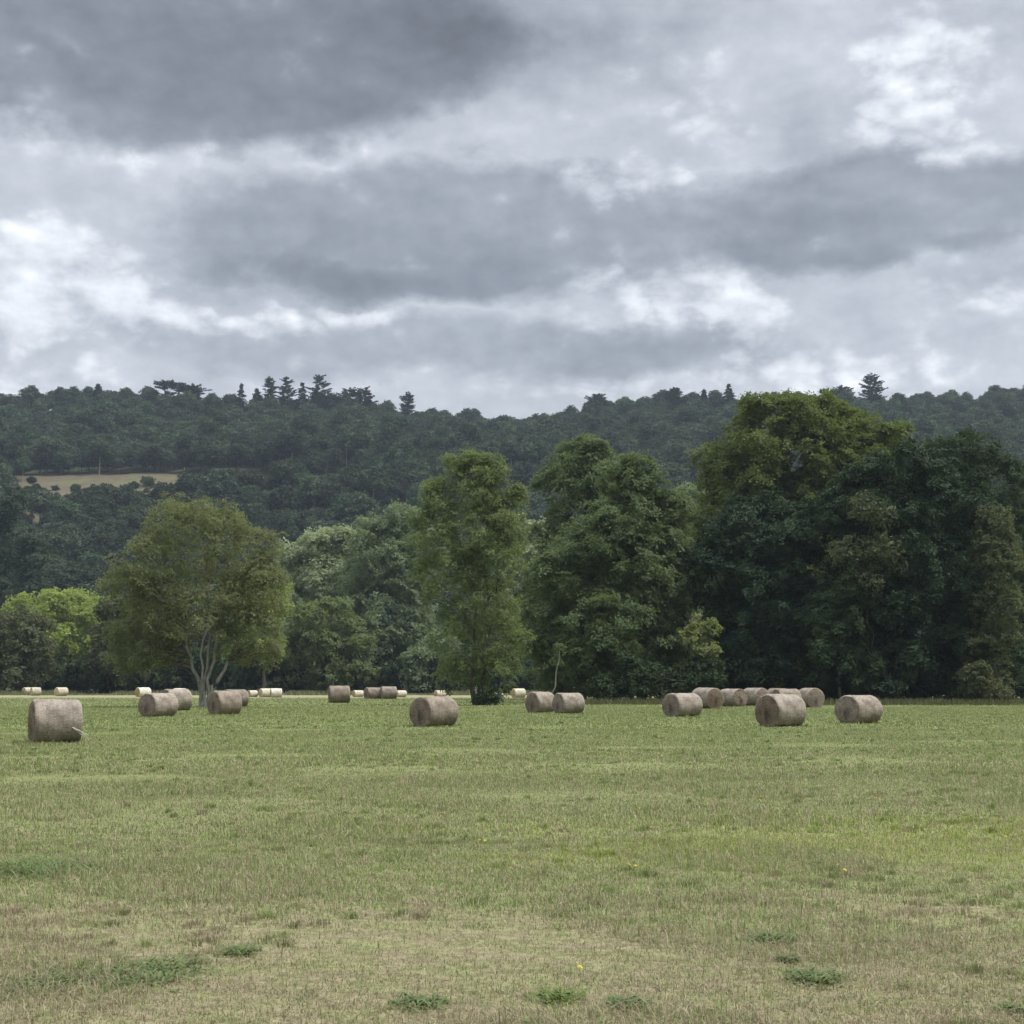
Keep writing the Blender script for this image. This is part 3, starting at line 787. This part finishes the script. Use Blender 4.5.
pine('small bushy ridge tree left of the olive-topped tree', 676, 389, 404, 18, 16, 'ragged')
pine('isolated big pine with layered crown on the right ridge', 873, 375, 398, 23, 17, 'ragged')
pine('low scrubby tree just left of the isolated ridge pine', 843, 388, 402, 20, 18, 'ragged')

# ------------------------------------------------------------------ bales
def straw_mat(name, light, mid_, dark_, ring=False):
    m, t, out = new_mat(name)
    co = t.new('ShaderNodeTexCoord').outputs['Object']
    st = t.noise(t.vm('MULTIPLY', co, (9, 40, 40) if not ring else (60, 22, 22)), 1.0, 5, 0.7)
    blo = t.noise(co, 2.2, 4, 0.6)
    sp = t.noise(co, 26.0, 3, 0.7)
    c = t.mix(t.step(st, 0.32, 0.68), mid_, light)
    c = t.mix(t.step(t.m('MULTIPLY_ADD', sp, .35, t.m('MULTIPLY', blo, .8)), 0.50, 0.72, 0, .7), c, dark_)
    c = t.mix(t.step(sp, 0.54, 0.66, 0, .8), c, light)
    c = t.mix(t.step(t.noise(co, 17.0, 3, 0.7), 0.55, 0.68, 0, .7), c, dark_)
    rb = t.new('ShaderNodeObjectInfo').outputs['Random']
    h = st
    if ring:
        s2 = t.new('ShaderNodeSeparateXYZ'); t.l.new(co, s2.inputs[0])
        yz = t.new('ShaderNodeCombineXYZ'); t.l.new(s2.outputs[1], yz.inputs[1]); t.l.new(s2.outputs[2], yz.inputs[2])
        rr = t.vm('LENGTH', t.vm('SUBTRACT', yz.outputs[0], (0, 0, .62)))
        ang = t.m('ARCTAN2', s2.outputs[2], s2.outputs[1])
        wv = t.m('SINE', t.m('ADD', t.m('MULTIPLY_ADD', rr, 62.0, t.m('MULTIPLY', blo, 9.0)), ang))
        c = t.mix(t.m('MULTIPLY', t.step(wv, -.2, .9, 0, .2), t.step(blo, .42, .62)), c, dark_)
        c = t.mix(t.step(t.m('ADD', t.vm('LENGTH', t.vm('MULTIPLY', t.vm('SUBTRACT', yz.outputs[0], (0, .02, .40)), (1, 1.3, .8))), t.m('MULTIPLY_ADD', sp, .3, -.15)), .05, .24, .85, 0), c, dark_)  # darker patch low on the end, drawn as a hollow
        h = t.m('MULTIPLY_ADD', wv, 0.15, st)
    else:
        s2 = t.new('ShaderNodeSeparateXYZ'); t.l.new(co, s2.inputs[0])
        band = t.m('SINE', t.m('MULTIPLY_ADD', s2.outputs[0], 46.0, t.m('MULTIPLY', blo, 5.0)))
        c = t.mix(t.m('MULTIPLY', t.step(band, .3, 1.0, 0, .3), t.step(st, .4, .6)), c, dark_)
    hv = t.new('ShaderNodeHueSaturation'); t.l.new(c, hv.inputs['Color'])
    t.put(hv.inputs['Value'], t.m('MULTIPLY_ADD', rb, .36, .84)); t.put(hv.inputs['Saturation'], t.m('MULTIPLY_ADD', rb, -.3, 1.15)); c = hv.outputs[0]
    t.l.new(principled(t, c, 0.95, 0.08, h, 0.9, 0.03), out.inputs['Surface'])
    return m
M_SIDE = straw_mat('weathered_straw_wrap', (.35, .305, .250), (.200, .166, .132), (.108, .087, .067))
M_END = straw_mat('weathered_straw_end', (.25, .20, .155), (.145, .112, .085), (.075, .056, .044), True)
M_SIDE2 = straw_mat('sunlit_straw_wrap', (.60, .565, .455), (.48, .44, .34), (.33, .285, .21))  # sunlight on the far bales is put into this paler straw colour
M_END2 = straw_mat('sunlit_straw_end', (.50, .38, .21), (.36, .26, .14), (.24, .165, .09), True)  # bale ends lightened the same way, as if sunlit
M_TWINE = new_mat('loose_net'); M_TWINE[1].l.new(principled(M_TWINE[1], (.55, .52, .46), .8), M_TWINE[2].inputs['Surface']); M_TWINE = M_TWINE[0]

def bale_meshes(seed):
    """unit bale: axis along x, length 1.3, diameter 1.25, resting on z=0 with a sagged foot"""
    r = np.random.default_rng(seed)
    R, Ln, na = .625, 1.3, 72
    th = np.linspace(0, 2 * math.pi, na, endpoint=False)
    prof = [(-.5 * Ln + .0, .93), (-.5 * Ln + .018, .97), (-.5 * Ln + .055, .995)] + [(x, 1.0) for x in np.linspace(-.5 * Ln + .12, .5 * Ln - .12, 14)] + [(.5 * Ln - .055, .995), (.5 * Ln - .018, .97), (.5 * Ln, .93)]
    ph = r.uniform(0, 6.28, 12)
    def warp(x, a, rad):
        d = 1 + .012 * np.sin(3 * a + ph[0] + x * 2) + .010 * np.sin(5 * a + ph[1] - x * 3) + .008 * np.sin(x * 11 + ph[2]) + .006 * np.sin(9 * a + x * 7 + ph[3])
        y = np.sin(a) * rad * d * R * 1.02; z = np.cos(a) * rad * d * R
        z = np.where(z < -.5 * R, -.5 * R + (z + .5 * R) * .86, z)           # weight flattens the foot
        return y, z
    V = []
    for x, rd in prof:
        y, z = warp(x, th, np.full(na, rd)); y = y + r.normal(size=na) * .004; z = z + r.normal(size=na) * .004
        V.append(np.stack([np.full(na, x), y, z], 1))
    side = np.concatenate(V)
    I = np.arange(len(prof) * na).reshape(-1, na); J = np.roll(I, -1, 1)
    sf = np.stack([I[:-1], I[1:], J[1:], J[:-1]], -1).reshape(-1, 4)
    ends = []
    for sgn in (-1, 1):
        rings = []
        for rd in (.93, .85, .7, .55, .4, .25, .1):
            y, z = warp(sgn * .65, th, np.full(na, rd))
            bul = .035 * (1 - (rd / .93) ** 2) + .018 * np.sin(rd * 40 + th + ph[5]) * (rd < .9) + r.normal(size=na) * .008 * (rd < .9)
            rings.append(np.stack([sgn * (.5 * Ln + bul), y, z], 1))
        v = np.concatenate(rings + [np.array([[sgn * (.5 * Ln + .01), 0, 0]])])
        I = np.arange(7 * na).reshape(7, na); J = np.roll(I, -1, 1)
        f = np.stack([I[:-1], I[1:], J[1:], J[:-1]], -1).reshape(-1, 4)
        c = len(v) - 1
        fc = np.stack([I[-1, ::2], np.full(na // 2, c), J[-1, 1::2], J[-1, ::2]], -1)
        f = np.concatenate([f, fc])
        if sgn > 0: f = f[:, ::-1]
        ends.append((v, f))
    zmin = side[:, 2].min()
    side[:, 2] -= zmin
    for v, f in ends: v[:, 2] -= zmin
    # loose straws bristling from the wrap and the ends
    n = 900
    a = r.uniform(0, 6.28, n); x = r.uniform(-.64, .64, n)
    y, z = warp(x, a, np.full(n, .995)); z -= zmin
    o = np.stack([x, y, z], 1); out_ = np.stack([np.zeros(n), np.sin(a), np.cos(a)], 1)
    tg = unit(np.stack([r.normal(size=n) * .6, np.cos(a), -np.sin(a)], 1)) * r.choice([-1, 1], n)[:, None]
    Ls = r.uniform(.03, .10, n)[:, None]; wd = unit(np.cross(tg, out_)) * .0035
    tip = o + (tg * .85 + out_ * r.uniform(.05, .5, n)[:, None]) * Ls
    sv = np.stack([o - wd, o + wd, tip + wd * .5, tip - wd * .5], 1).reshape(-1, 3)
    sv[:, 2] = np.maximum(sv[:, 2], .005)
    side, sf = merge([(side, sf), (sv, np.arange(4 * n).reshape(n, 4))])
    return (side, sf), ends[0], ends[1]

BV = {}
for fresh in (0, 1):  # fresh picks the straw coloured as if sunlit
    for vi in range(3):
        s_, e1, e2 = bale_meshes(300 + vi)
        ms = []
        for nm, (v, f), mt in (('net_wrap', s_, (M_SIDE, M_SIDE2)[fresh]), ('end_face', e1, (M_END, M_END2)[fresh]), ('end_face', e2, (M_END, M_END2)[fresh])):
            me = mesh_np(nm, v, f, smooth=True); me.materials.append(mt); ms.append(me)
        BV[(fresh, vi)] = ms

def bale(x0, x1, y0, y1, s, label, fresh=0, hide=0.0, fix=None):
    """photo extent of the bale; s = signed share of the near end that shows (+ left end, - right end)"""
    yb = y1
    xc = (x0 + x1) / 2
    p = on_ground(xc, yb) if fix is None else at_depth(xc, 690, fix) * np.array([1, 1, 0])
    k = p[1] / F
    D = (y1 - y0 + hide) * k
    c = math.sqrt(1 - s * s)
    Lm = max(.95 * D, ((x1 - x0) * k - D * abs(s) * 1.0) / max(c, .3))
    Lm = min(Lm, 1.38 * D)
    th = math.asin(s)
    az_ = math.atan2(p[0], p[1])
    back = .5 * D
    e = empty('round_bale', (p[0] * (1 + back / p[1]), p[1] + back, -.045), -az_ + th)
    vi = len([o for o in bpy.data.objects if o.name.startswith('round_bale')]) % 3
    e.scale = (Lm / 1.3, D / 1.25, D / 1.25)
    tag(e, label, 'bale', 'round bales scattered over the meadow')
    for me in BV[(fresh, vi)]:
        obj(me.name.split('.')[0], me, None, e)
    return e
b1 = bale(28, 81, 698, 744, .17, 'nearest round bale, seen side-on with a loose strand of net trailing at its right')
bale(138, 178, 692, 717, .72, 'round bale with dark left end, foremost of two overlapping left of the forking-stem tree')
bale(160, 192, 688, 711, .45, 'round bale tucked behind another, touching the left side of the forking stems')
bale(207, 242, 690, 715, .52, 'round bale in front of the right side of the forking-stem tree')
bale(222, 249, 693, 709, .45, 'round bale mostly hidden behind the one right of the forking stems', fix=112, hide=2)
bale(328, 350, 685, 703, .12, 'upright-looking dark grey bale seen side-on, alone beyond the two silvery trees\' bush')
bale(363, 384, 687, 699, .45, 'grey bale overlapped by another, left one of the far grey pair')
bale(380, 397, 686, 699, .18, 'grey bale in the far pair, right one of the two')
bale(409, 459, 695, 727, .70, 'big lone weathered bale at the centre, left of the slender tree')
bale(525, 556, 691, 713, .64, 'left bale of the touching pair right of the slender tree')
bale(552, 585, 692, 714, .56, 'right bale of the touching pair, in front of the pyramid-shaped tree')
bale(662, 703, 692, 717, .72, 'bale standing in front of the left end of the six-bale row')
bale(690, 724, 687, 709, -.80, 'leftmost bale of the row under the dark clump, round end turned right')
bale(717, 748, 688, 707, -.82, 'second bale from the left in the row under the dark clump')
bale(741, 770, 687, 706, -.78, 'third bale from the left in the row under the dark clump')
bale(766, 790, 688, 705, -.5, 'bale peeping out behind two others in the row under the dark clump', fix=124)
bale(771, 802, 688, 709, .5, 'bale directly behind the big front bale, pale top showing over it')
bale(797, 824, 687, 708, -.86, 'rightmost bale of the row, its round end facing the meadow')
bale(755, 807, 693, 727, .74, 'big front bale before the row under the dark clump')
bale(835, 883, 694, 724, .84, 'lone front bale at the right with a dark hollow in its end')
FAR = [(22, 32, 687, 695, .5, 'pale straw bale at the far left edge of the field, left one of a pair'),
       (30, 41, 687, 695.5, .3, 'pale straw bale at the far left edge of the field, right one of a pair'),
       (54, 68, 687, 696, .5, 'single pale bale at the far field edge, above the nearest bale'),
       (135, 151, 687, 697, .5, 'pale-topped far bale just above the left overlapping pair'),
       (172, 187, 688, 696.5, .4, 'pale far bale showing over the tucked bale by the forking stems'),
       (247, 258, 690, 697, .5, 'small pale far bale just right of the forking-stem tree'),
       (258, 274, 688, 697, .45, 'pale far bale, larger one of two touching right of the forking-stem tree'),
       (270, 282, 688, 697.5, .15, 'pale far bale, right one of two touching beyond the forking-stem tree'),
       (352, 364, 690, 697, .45, 'pale far bale between the lone grey bale and the grey pair'),
       (395, 407, 690, 697, .45, 'pale far bale right of the grey pair'),
       (433, 447, 690, 697.5, .5, 'pale far bale peeping over the big lone centre bale'),
       (492, 505, 692, 698, .45, 'small pale far bale at the right foot of the slender tree'),
       (511, 526, 688, 698, .45, 'pale far bale between the slender tree and the touching pair'),
       (571, 584, 687, 695.5, .3, 'pale far bale peeping over the touching pair')]
for a in FAR: bale(*a, fresh=1)  # far bales take the straw with sunlight in its colour
# loose strand of net on the nearest bale
r = np.random.default_rng(8)
tw = merge([tube(wiggle(r, np.array([.35 + .02 * i, -.60 - .003 * i, .50 - .02 * i]), np.array([.74 + .03 * i, -.66, .20 + .03 * i]), 8, .2), np.linspace(.009, .005, 8), 5) for i in range(3)])
obj('loose_strand', mesh_np('loose_strand', *tw), M_TWINE, b1)

# ------------------------------------------------------------------ grass
def blades(rng, ylo, yhi, dens, h, w, tilt, tall=0.0, xk=.40):
    MG = 8.0                                              # the sward goes on well past what one viewpoint takes in
    n = int((xk * (yhi ** 2 - ylo ** 2) + 2 * MG * (yhi - ylo)) * dens * 1.0)
    y = np.concatenate([np.sqrt(rng.uniform(ylo ** 2, yhi ** 2, int(xk * (yhi ** 2 - ylo ** 2) * dens))), rng.uniform(ylo, yhi, int(2 * MG * (yhi - ylo) * dens * .5))])
    n = len(y); n0 = int(xk * (yhi ** 2 - ylo ** 2) * dens)
    x = rng.uniform(-1, 1, n) * (xk * y + .6)
    x[n0:] = rng.choice([-1, 1], n - n0) * (xk * y[n0:] + .6 + rng.uniform(0, MG, n - n0))
    # tussocky spacing
    x = x + .05 * np.sin(y * 9 + x * 5); y = y + .05 * np.sin(x * 8)
    a = rng.uniform(0, 6.28, n)
    H = h * rng.uniform(.45, 1.25, n) * (1 + (rng.uniform(0, 1, n) < tall) * rng.uniform(.4, 1.3, n))
    H *= .75 + .5 * (np.sin(x * 1.1 + y * .6) * np.sin(y * .8 - x * .3) > .25)
    lean = np.abs(rng.normal(size=n)) * tilt
    dx, dy = np.cos(a), np.sin(a)
    b = np.stack([x, y, np.full(n, -.005)], 1)
    sd_ = np.stack([-dy, dx, np.zeros(n)], 1) * (w * rng.uniform(.6, 1.3, n))[:, None] * .5
    mid_ = b + np.stack([dx * lean * H * .35, dy * lean * H * .35, H * .6 / np.sqrt(1 + lean ** 2 * .3)], 1)
    tip = b + np.stack([dx * lean * H, dy * lean * H, H / np.sqrt(1 + lean ** 2)], 1)
    v = np.stack([b - sd_, b + sd_, mid_ - sd_ * .8, mid_ + sd_ * .8, tip], 1).reshape(-1, 3)
    o = (np.arange(n) * 5)[:, None]
    f = np.concatenate([o + np.array([[0, 1, 3]]), o + np.array([[0, 3, 2]]), o + np.array([[2, 3, 4]])], 1).reshape(-1, 3)
    return v, f, np.repeat(rng.uniform(0, 1, n), 3)
rng = np.random.default_rng(9)
GP = [blades(rng, 3.0, 10, 5200, .052, .0048, 1.5, .04), blades(rng, 10, 16, 3000, .056, .006, 1.2, .06), blades(rng, 16, 28, 1200, .062, .009, 1.0, .07),
      blades(rng, 28, 55, 330, .065, .017, .8, .05), blades(rng, 55, 110, 70, .075, .04, .8, .05), blades(rng, 110, 190, 10, .09, .08, .8, .05)]
def tufts(rng, ylo, yhi, K, m, h, w):
    yc = np.sqrt(rng.uniform(ylo ** 2, yhi ** 2, K)); xc = rng.uniform(-1, 1, K) * (.4 * yc + .6)
    keep = np.sin(xc * .9 + yc * .5) + np.sin(yc * 1.3 - xc * .4) + rng.normal(size=K) * .8 > .1
    yc, xc = yc[keep], xc[keep]; K = len(xc); n = K * m
    rad = np.repeat(rng.uniform(.04, .16, K), m); hh = np.repeat(h * rng.uniform(.6, 1.5, K), m) * rng.uniform(.5, 1.2, n)
    a = rng.uniform(0, 6.28, n); q_ = np.sqrt(rng.uniform(0, 1, n))
    d = np.stack([np.cos(a), np.sin(a), np.zeros(n)], 1)
    b = np.stack([np.repeat(xc, m), np.repeat(yc, m), np.zeros(n)], 1) + d * (rad * q_)[:, None]
    ln = (q_ * rng.uniform(.2, 1.3, n))[:, None]; up_ = np.array([0, 0, 1.0])
    sd_ = np.stack([-d[:, 1], d[:, 0], np.zeros(n)], 1) * w * .5
    mid_ = b + d * ln * hh[:, None] * .35 + up_ * hh[:, None] * .6
    tip = b + d * ln * hh[:, None] * 1.1 + up_ * (hh * (1 - .35 * ln[:, 0]))[:, None]
    v = np.stack([b - sd_, b + sd_, mid_ - sd_ * .8, mid_ + sd_ * .8, tip], 1).reshape(-1, 3)
    o = (np.arange(n) * 5)[:, None]
    f = np.concatenate([o + np.array([[0, 1, 3]]), o + np.array([[0, 3, 2]]), o + np.array([[2, 3, 4]])], 1).reshape(-1, 3)
    return v, f, np.repeat(np.repeat(rng.uniform(.12, .75, K), m), 3)
GP += [tufts(rng, 5, 16, 1100, 60, .055, .0055), tufts(rng, 16, 40, 2600, 40, .07, .010), tufts(rng, 40, 95, 3500, 26, .09, .025)]
def skirt(rng, e):
    L, D = e.scale[0] * 1.3, e.scale[1] * 1.25
    n = 420
    side = rng.integers(0, 4, n); u = rng.uniform(-.5, .5, n)
    lx = np.where(side < 2, u * (L + .1), np.sign(side - 2.5) * (L * .5 + rng.uniform(-.04, .10, n)))
    ly = np.where(side < 2, np.sign(side - .5) * (D * .25 + rng.uniform(-.05, .16, n)), u * D * .6)
    c, s_ = math.cos(e.rotation_euler[2]), math.sin(e.rotation_euler[2])
    x = e.location[0] + lx * c - ly * s_; y = e.location[1] + lx * s_ + ly * c
    H = rng.uniform(.05, .17, n); a = rng.uniform(0, 6.28, n)
    b = np.stack([x, y, np.zeros(n)], 1); sd_ = np.stack([np.cos(a), np.sin(a), np.zeros(n)], 1) * .012
    tip = b + np.stack([rng.normal(size=n) * .05, rng.normal(size=n) * .05, H], 1)
    v = np.stack([b - sd_, b + sd_, tip], 1).reshape(-1, 3)
    return v, np.arange(3 * n).reshape(n, 3), rng.uniform(0, 1, n)
GP += [skirt(rng, o_) for o_ in list(COL.objects) if o_.name.startswith('round_bale') and o_.location[1] < 140]
V, Fc, Rn, o = [], [], [], 0
for v, f, r_ in GP:
    V.append(v); Fc.append(f + o); Rn.append(r_); o += len(v)
tag(obj('grass', mesh_np('grass', np.concatenate(V), np.concatenate(Fc), {'rnd': np.concatenate(Rn)}), m_blade),
    'short mown grass, dry in front and greener further out', 'grass', kind='stuff')
# rough uncut herbage along the far edge
v, f, r_ = blades(rng, 1, 2, 1, .1, .1, .5)
n = 26000
y = rng.uniform(236, 262, n); x = rng.uniform(-.4, .4, n) * y
H = rng.uniform(.12, .6, n) * (.5 + .9 * (np.sin(x * .35) * np.sin(x * .13 + 1) > -.1)); a = rng.uniform(0, 6.28, n)
b = np.stack([x, y, np.zeros(n)], 1); s_ = np.stack([np.cos(a), np.sin(a), np.zeros(n)], 1) * .09
tp = b + np.stack([rng.normal(size=n) * .15, rng.normal(size=n) * .15, H], 1)
v = np.stack([b - s_, b + s_, tp + s_ * .2, tp - s_ * .2], 1).reshape(-1, 3)
rough = leaf_mat('rough_herbage', (.085, .105, .045), (.20, .195, .11), .3)
tag(obj('rough_grass', mesh_np('rough_grass', v, np.arange(4 * n).reshape(n, 4), {'rnd': rng.uniform(0, 1, n)}), rough),
    'rough uncut herbage along the far edge of the field', 'grass', kind='stuff')
n = 9000
px_ = rng.uniform(540, 1060, n); y = np.where(px_ < 700, rng.uniform(123, 130, n), rng.uniform(119, 127, n)); x = (px_ - 512) / F * y
H = rng.uniform(.1, .6, n); a = rng.uniform(0, 6.28, n)
b = np.stack([x, y, np.zeros(n)], 1); s_ = np.stack([np.cos(a), np.sin(a), np.zeros(n)], 1) * .05
tp = b + np.stack([rng.normal(size=n) * .1, rng.normal(size=n) * .1, H], 1)
v = np.stack([b - s_, b + s_, tp + s_ * .2, tp - s_ * .2], 1).reshape(-1, 3)
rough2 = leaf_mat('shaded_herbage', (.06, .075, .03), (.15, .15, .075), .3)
tag(obj('rough_grass', mesh_np('rough_grass', v, np.arange(4 * n).reshape(n, 4), {'rnd': rng.uniform(0, 1, n)}), rough2),
    'rough herbage fringing the foot of the dark clump', 'grass', kind='stuff')

# ------------------------------------------------------------------ weeds and flowers in the meadow
M_WEED = leaf_mat('weed_leaves', (.075, .112, .042), (.165, .20, .085), .32, nscale=4.0)
M_WEED2 = leaf_mat('fresh_weed_leaves', (.09, .14, .035), (.16, .21, .06), .35, nscale=4.0)
def weed(label, px_, py_, wpx, hcm, n, mat, seed, name='weed_clump', lw=.0065):
    r = np.random.default_rng(seed)
    p = on_ground(px_, py_); R = wpx * p[1] / F / 2
    m = 5
    ax = np.clip(r.normal(size=n), -2.6, 2.6) * R * .42; ay = np.clip(r.normal(size=n), -2.6, 2.6) * R * .55
    a = r.uniform(0, 6.28, n); L = hcm / 100 * r.uniform(.6, 1.5, n); up_ = r.uniform(.35, 1.2, n)
    s = np.linspace(0, 1, m)
    d = np.stack([np.cos(a), np.sin(a)], 1)
    cen = np.zeros((n, m, 3))
    cen[:, :, 0] = ax[:, None] + d[:, 0:1] * L[:, None] * s; cen[:, :, 1] = ay[:, None] + d[:, 1:2] * L[:, None] * s
    L = L * .72
    cen[:, :, 2] = (L * up_)[:, None] * (s - .62 * s ** 2) * 1.5
    wd = lw * r.uniform(.6, 1.4, n)[:, None] * np.sin(np.pi * np.clip(s * .9 + .1, 0, 1)) ** .7
    sd_ = np.stack([-d[:, 1], d[:, 0], np.zeros(n)], 1)
    v = np.stack([cen - sd_[:, None] * wd[..., None], cen + sd_[:, None] * wd[..., None]], 2).reshape(-1, 3)
    I = np.arange(n * m * 2).reshape(n, m, 2)
    f = np.stack([I[:, :-1, 0], I[:, :-1, 1], I[:, 1:, 1], I[:, 1:, 0]], -1).reshape(-1, 4)
    o = obj(name, mesh_np(name, v, f, {'rnd': np.repeat(r.uniform(0, 1, n), m - 1)}), mat, None, (p[0], p[1], 0))
    tag(o, label, 'weed')
weed('broad spreading patch of dark green weeds in the dry grass near the bottom left', 150, 975, 130, 7, 900, M_WEED, 1)
weed('dark weed tuft at the bottom left corner', 45, 985, 110, 6, 500, M_WEED, 2)
weed('dense rounded dark weed tuft in the dry grass at the right', 772, 942, 46, 8, 300, M_WEED, 3)
weed('small weed sprig just below the rounded dark tuft', 788, 962, 24, 6, 80, M_WEED, 4)
weed('loose greyish weed spread below the rounded dark tuft', 815, 980, 64, 7, 300, M_WEED, 5)
weed('fresh light green rosette of strap leaves at the bottom edge', 560, 1000, 50, 8, 130, M_WEED2, 6)
weed('low dull weed beside the fresh light green rosette', 630, 1006, 44, 6, 220, M_WEED, 7)
weed('flat dark weed at the bottom, left of the fresh rosette', 420, 1005, 52, 6, 300, M_WEED, 8)
weed('tall bluish-green grass tuft at the left border in the greener band', 40, 872, 130, 15, 700, M_WEED, 9, 'grass_tuft', .005)
weed('small weed at the bottom right corner', 1015, 1010, 40, 5, 90, M_WEED, 10)
weed('thin dark grass tuft in the dry grass left of the centre', 240, 955, 36, 8, 220, M_WEED, 11, 'grass_tuft', .006)
m_pet, t, out = new_mat('yellow_petals'); t.l.new(principled(t, (.62, .50, .04), .6), out.inputs['Surface'])
m_stm, t, out = new_mat('flower_stem'); t.l.new(principled(t, (.12, .17, .05), .7), out.inputs['Surface'])
r = np.random.default_rng(4)
n = 26
a = np.linspace(0, 6.28, n, endpoint=False)
pv = []
for i, aa in enumerate(a):
    d = np.array([math.cos(aa), math.sin(aa), 0]); s_ = np.array([-d[1], d[0], 0]) * .0035
    L = .018 if i % 2 else .012; z = .004 + .006 * (i % 2 == 0)
    pv += [d * .002 - s_ * .6 + [0, 0, 0], d * .002 + s_ * .6 + [0, 0, 0], d * L + s_ + [0, 0, z], d * L - s_ + [0, 0, z]]
head = mesh_np('flower_head', np.array(pv), np.arange(4 * n).reshape(n, 4)); head.materials.append(m_pet)
stm = mesh_np('stem', *tube(np.array([[0, 0, 0], [.003, 0, .06], [0, 0, .12]]), [.0016, .0014, .0012], 5)); stm.materials.append(m_stm)
fl = [(485, 851), (580, 983), (640, 815), (608, 834), (566, 866), (564, 880), (629, 875), (636, 873), (722, 810), (708, 807), (733, 804), (728, 812), (745, 818), (858, 817), (878, 821), (985, 822), (1006, 845), (845, 880),
      (70, 851), (535, 830), (688, 862), (960, 824), (760, 806), (880, 802), (480, 846), (230, 775), (590, 777), (690, 786)]
for px_, py_ in fl:
    p = on_ground(px_, py_ + 4)
    e = empty('yellow_flower', p, r.uniform(0, 6)); sf_ = r.uniform(.6, .85); e.scale = (sf_, sf_, r.uniform(.7, 1.1))
    tag(e, 'small yellow dandelion-like flower standing in the meadow grass', 'flower', 'yellow flowers in the meadow')
    obj('stem', stm, None, e)
    h_ = obj('flower_head', head, None, e, (0, 0, .12)); h_.rotation_euler = (.35, .1, 0)

# ------------------------------------------------------------------ haze
hz = mesh_np('haze', [(x, y, z) for z in (-2.5, 330) for y in (-60, 1250) for x in (-700, 700)],
             [(0, 2, 3, 1), (4, 5, 7, 6), (0, 1, 5, 4), (2, 6, 7, 3), (0, 4, 6, 2), (1, 3, 7, 5)])
m_hz = bpy.data.materials.new('hazy_air'); m_hz.use_nodes = True
t = NT(m_hz.node_tree); t.n.clear(); out = t.new('ShaderNodeOutputMaterial')
pv_ = t.new('ShaderNodeVolumePrincipled'); pv_.inputs['Density'].default_value = .00010; pv_.inputs['Color'].default_value = (.72, .84, 1.0, 1)
pv_.inputs['Anisotropy'].default_value = 0.2
t.l.new(pv_.outputs[0], out.inputs['Volume'])
tag(obj('haze', hz, m_hz), 'thin bluish haze in the air over the meadow and hill', 'haze', kind='stuff')

# ------------------------------------------------------------------ render settings
SC.render.engine = 'CYCLES'
SC.view_settings.view_transform = 'Standard'; SC.view_settings.look = 'None'
SC.view_settings.exposure = 0.66; SC.view_settings.gamma = 1.0
cy = SC.cycles
cy.use_denoising = True
try: cy.denoiser = 'OPENIMAGEDENOISE'
except Exception: pass
cy.use_adaptive_sampling = True; cy.adaptive_threshold = .02
cy.max_bounces = 5; cy.diffuse_bounces = 3; cy.glossy_bounces = 2; cy.transmission_bounces = 4; cy.volume_bounces = 0
print('leaf faces', NLEAF[0], 'hill trees', len(pts))
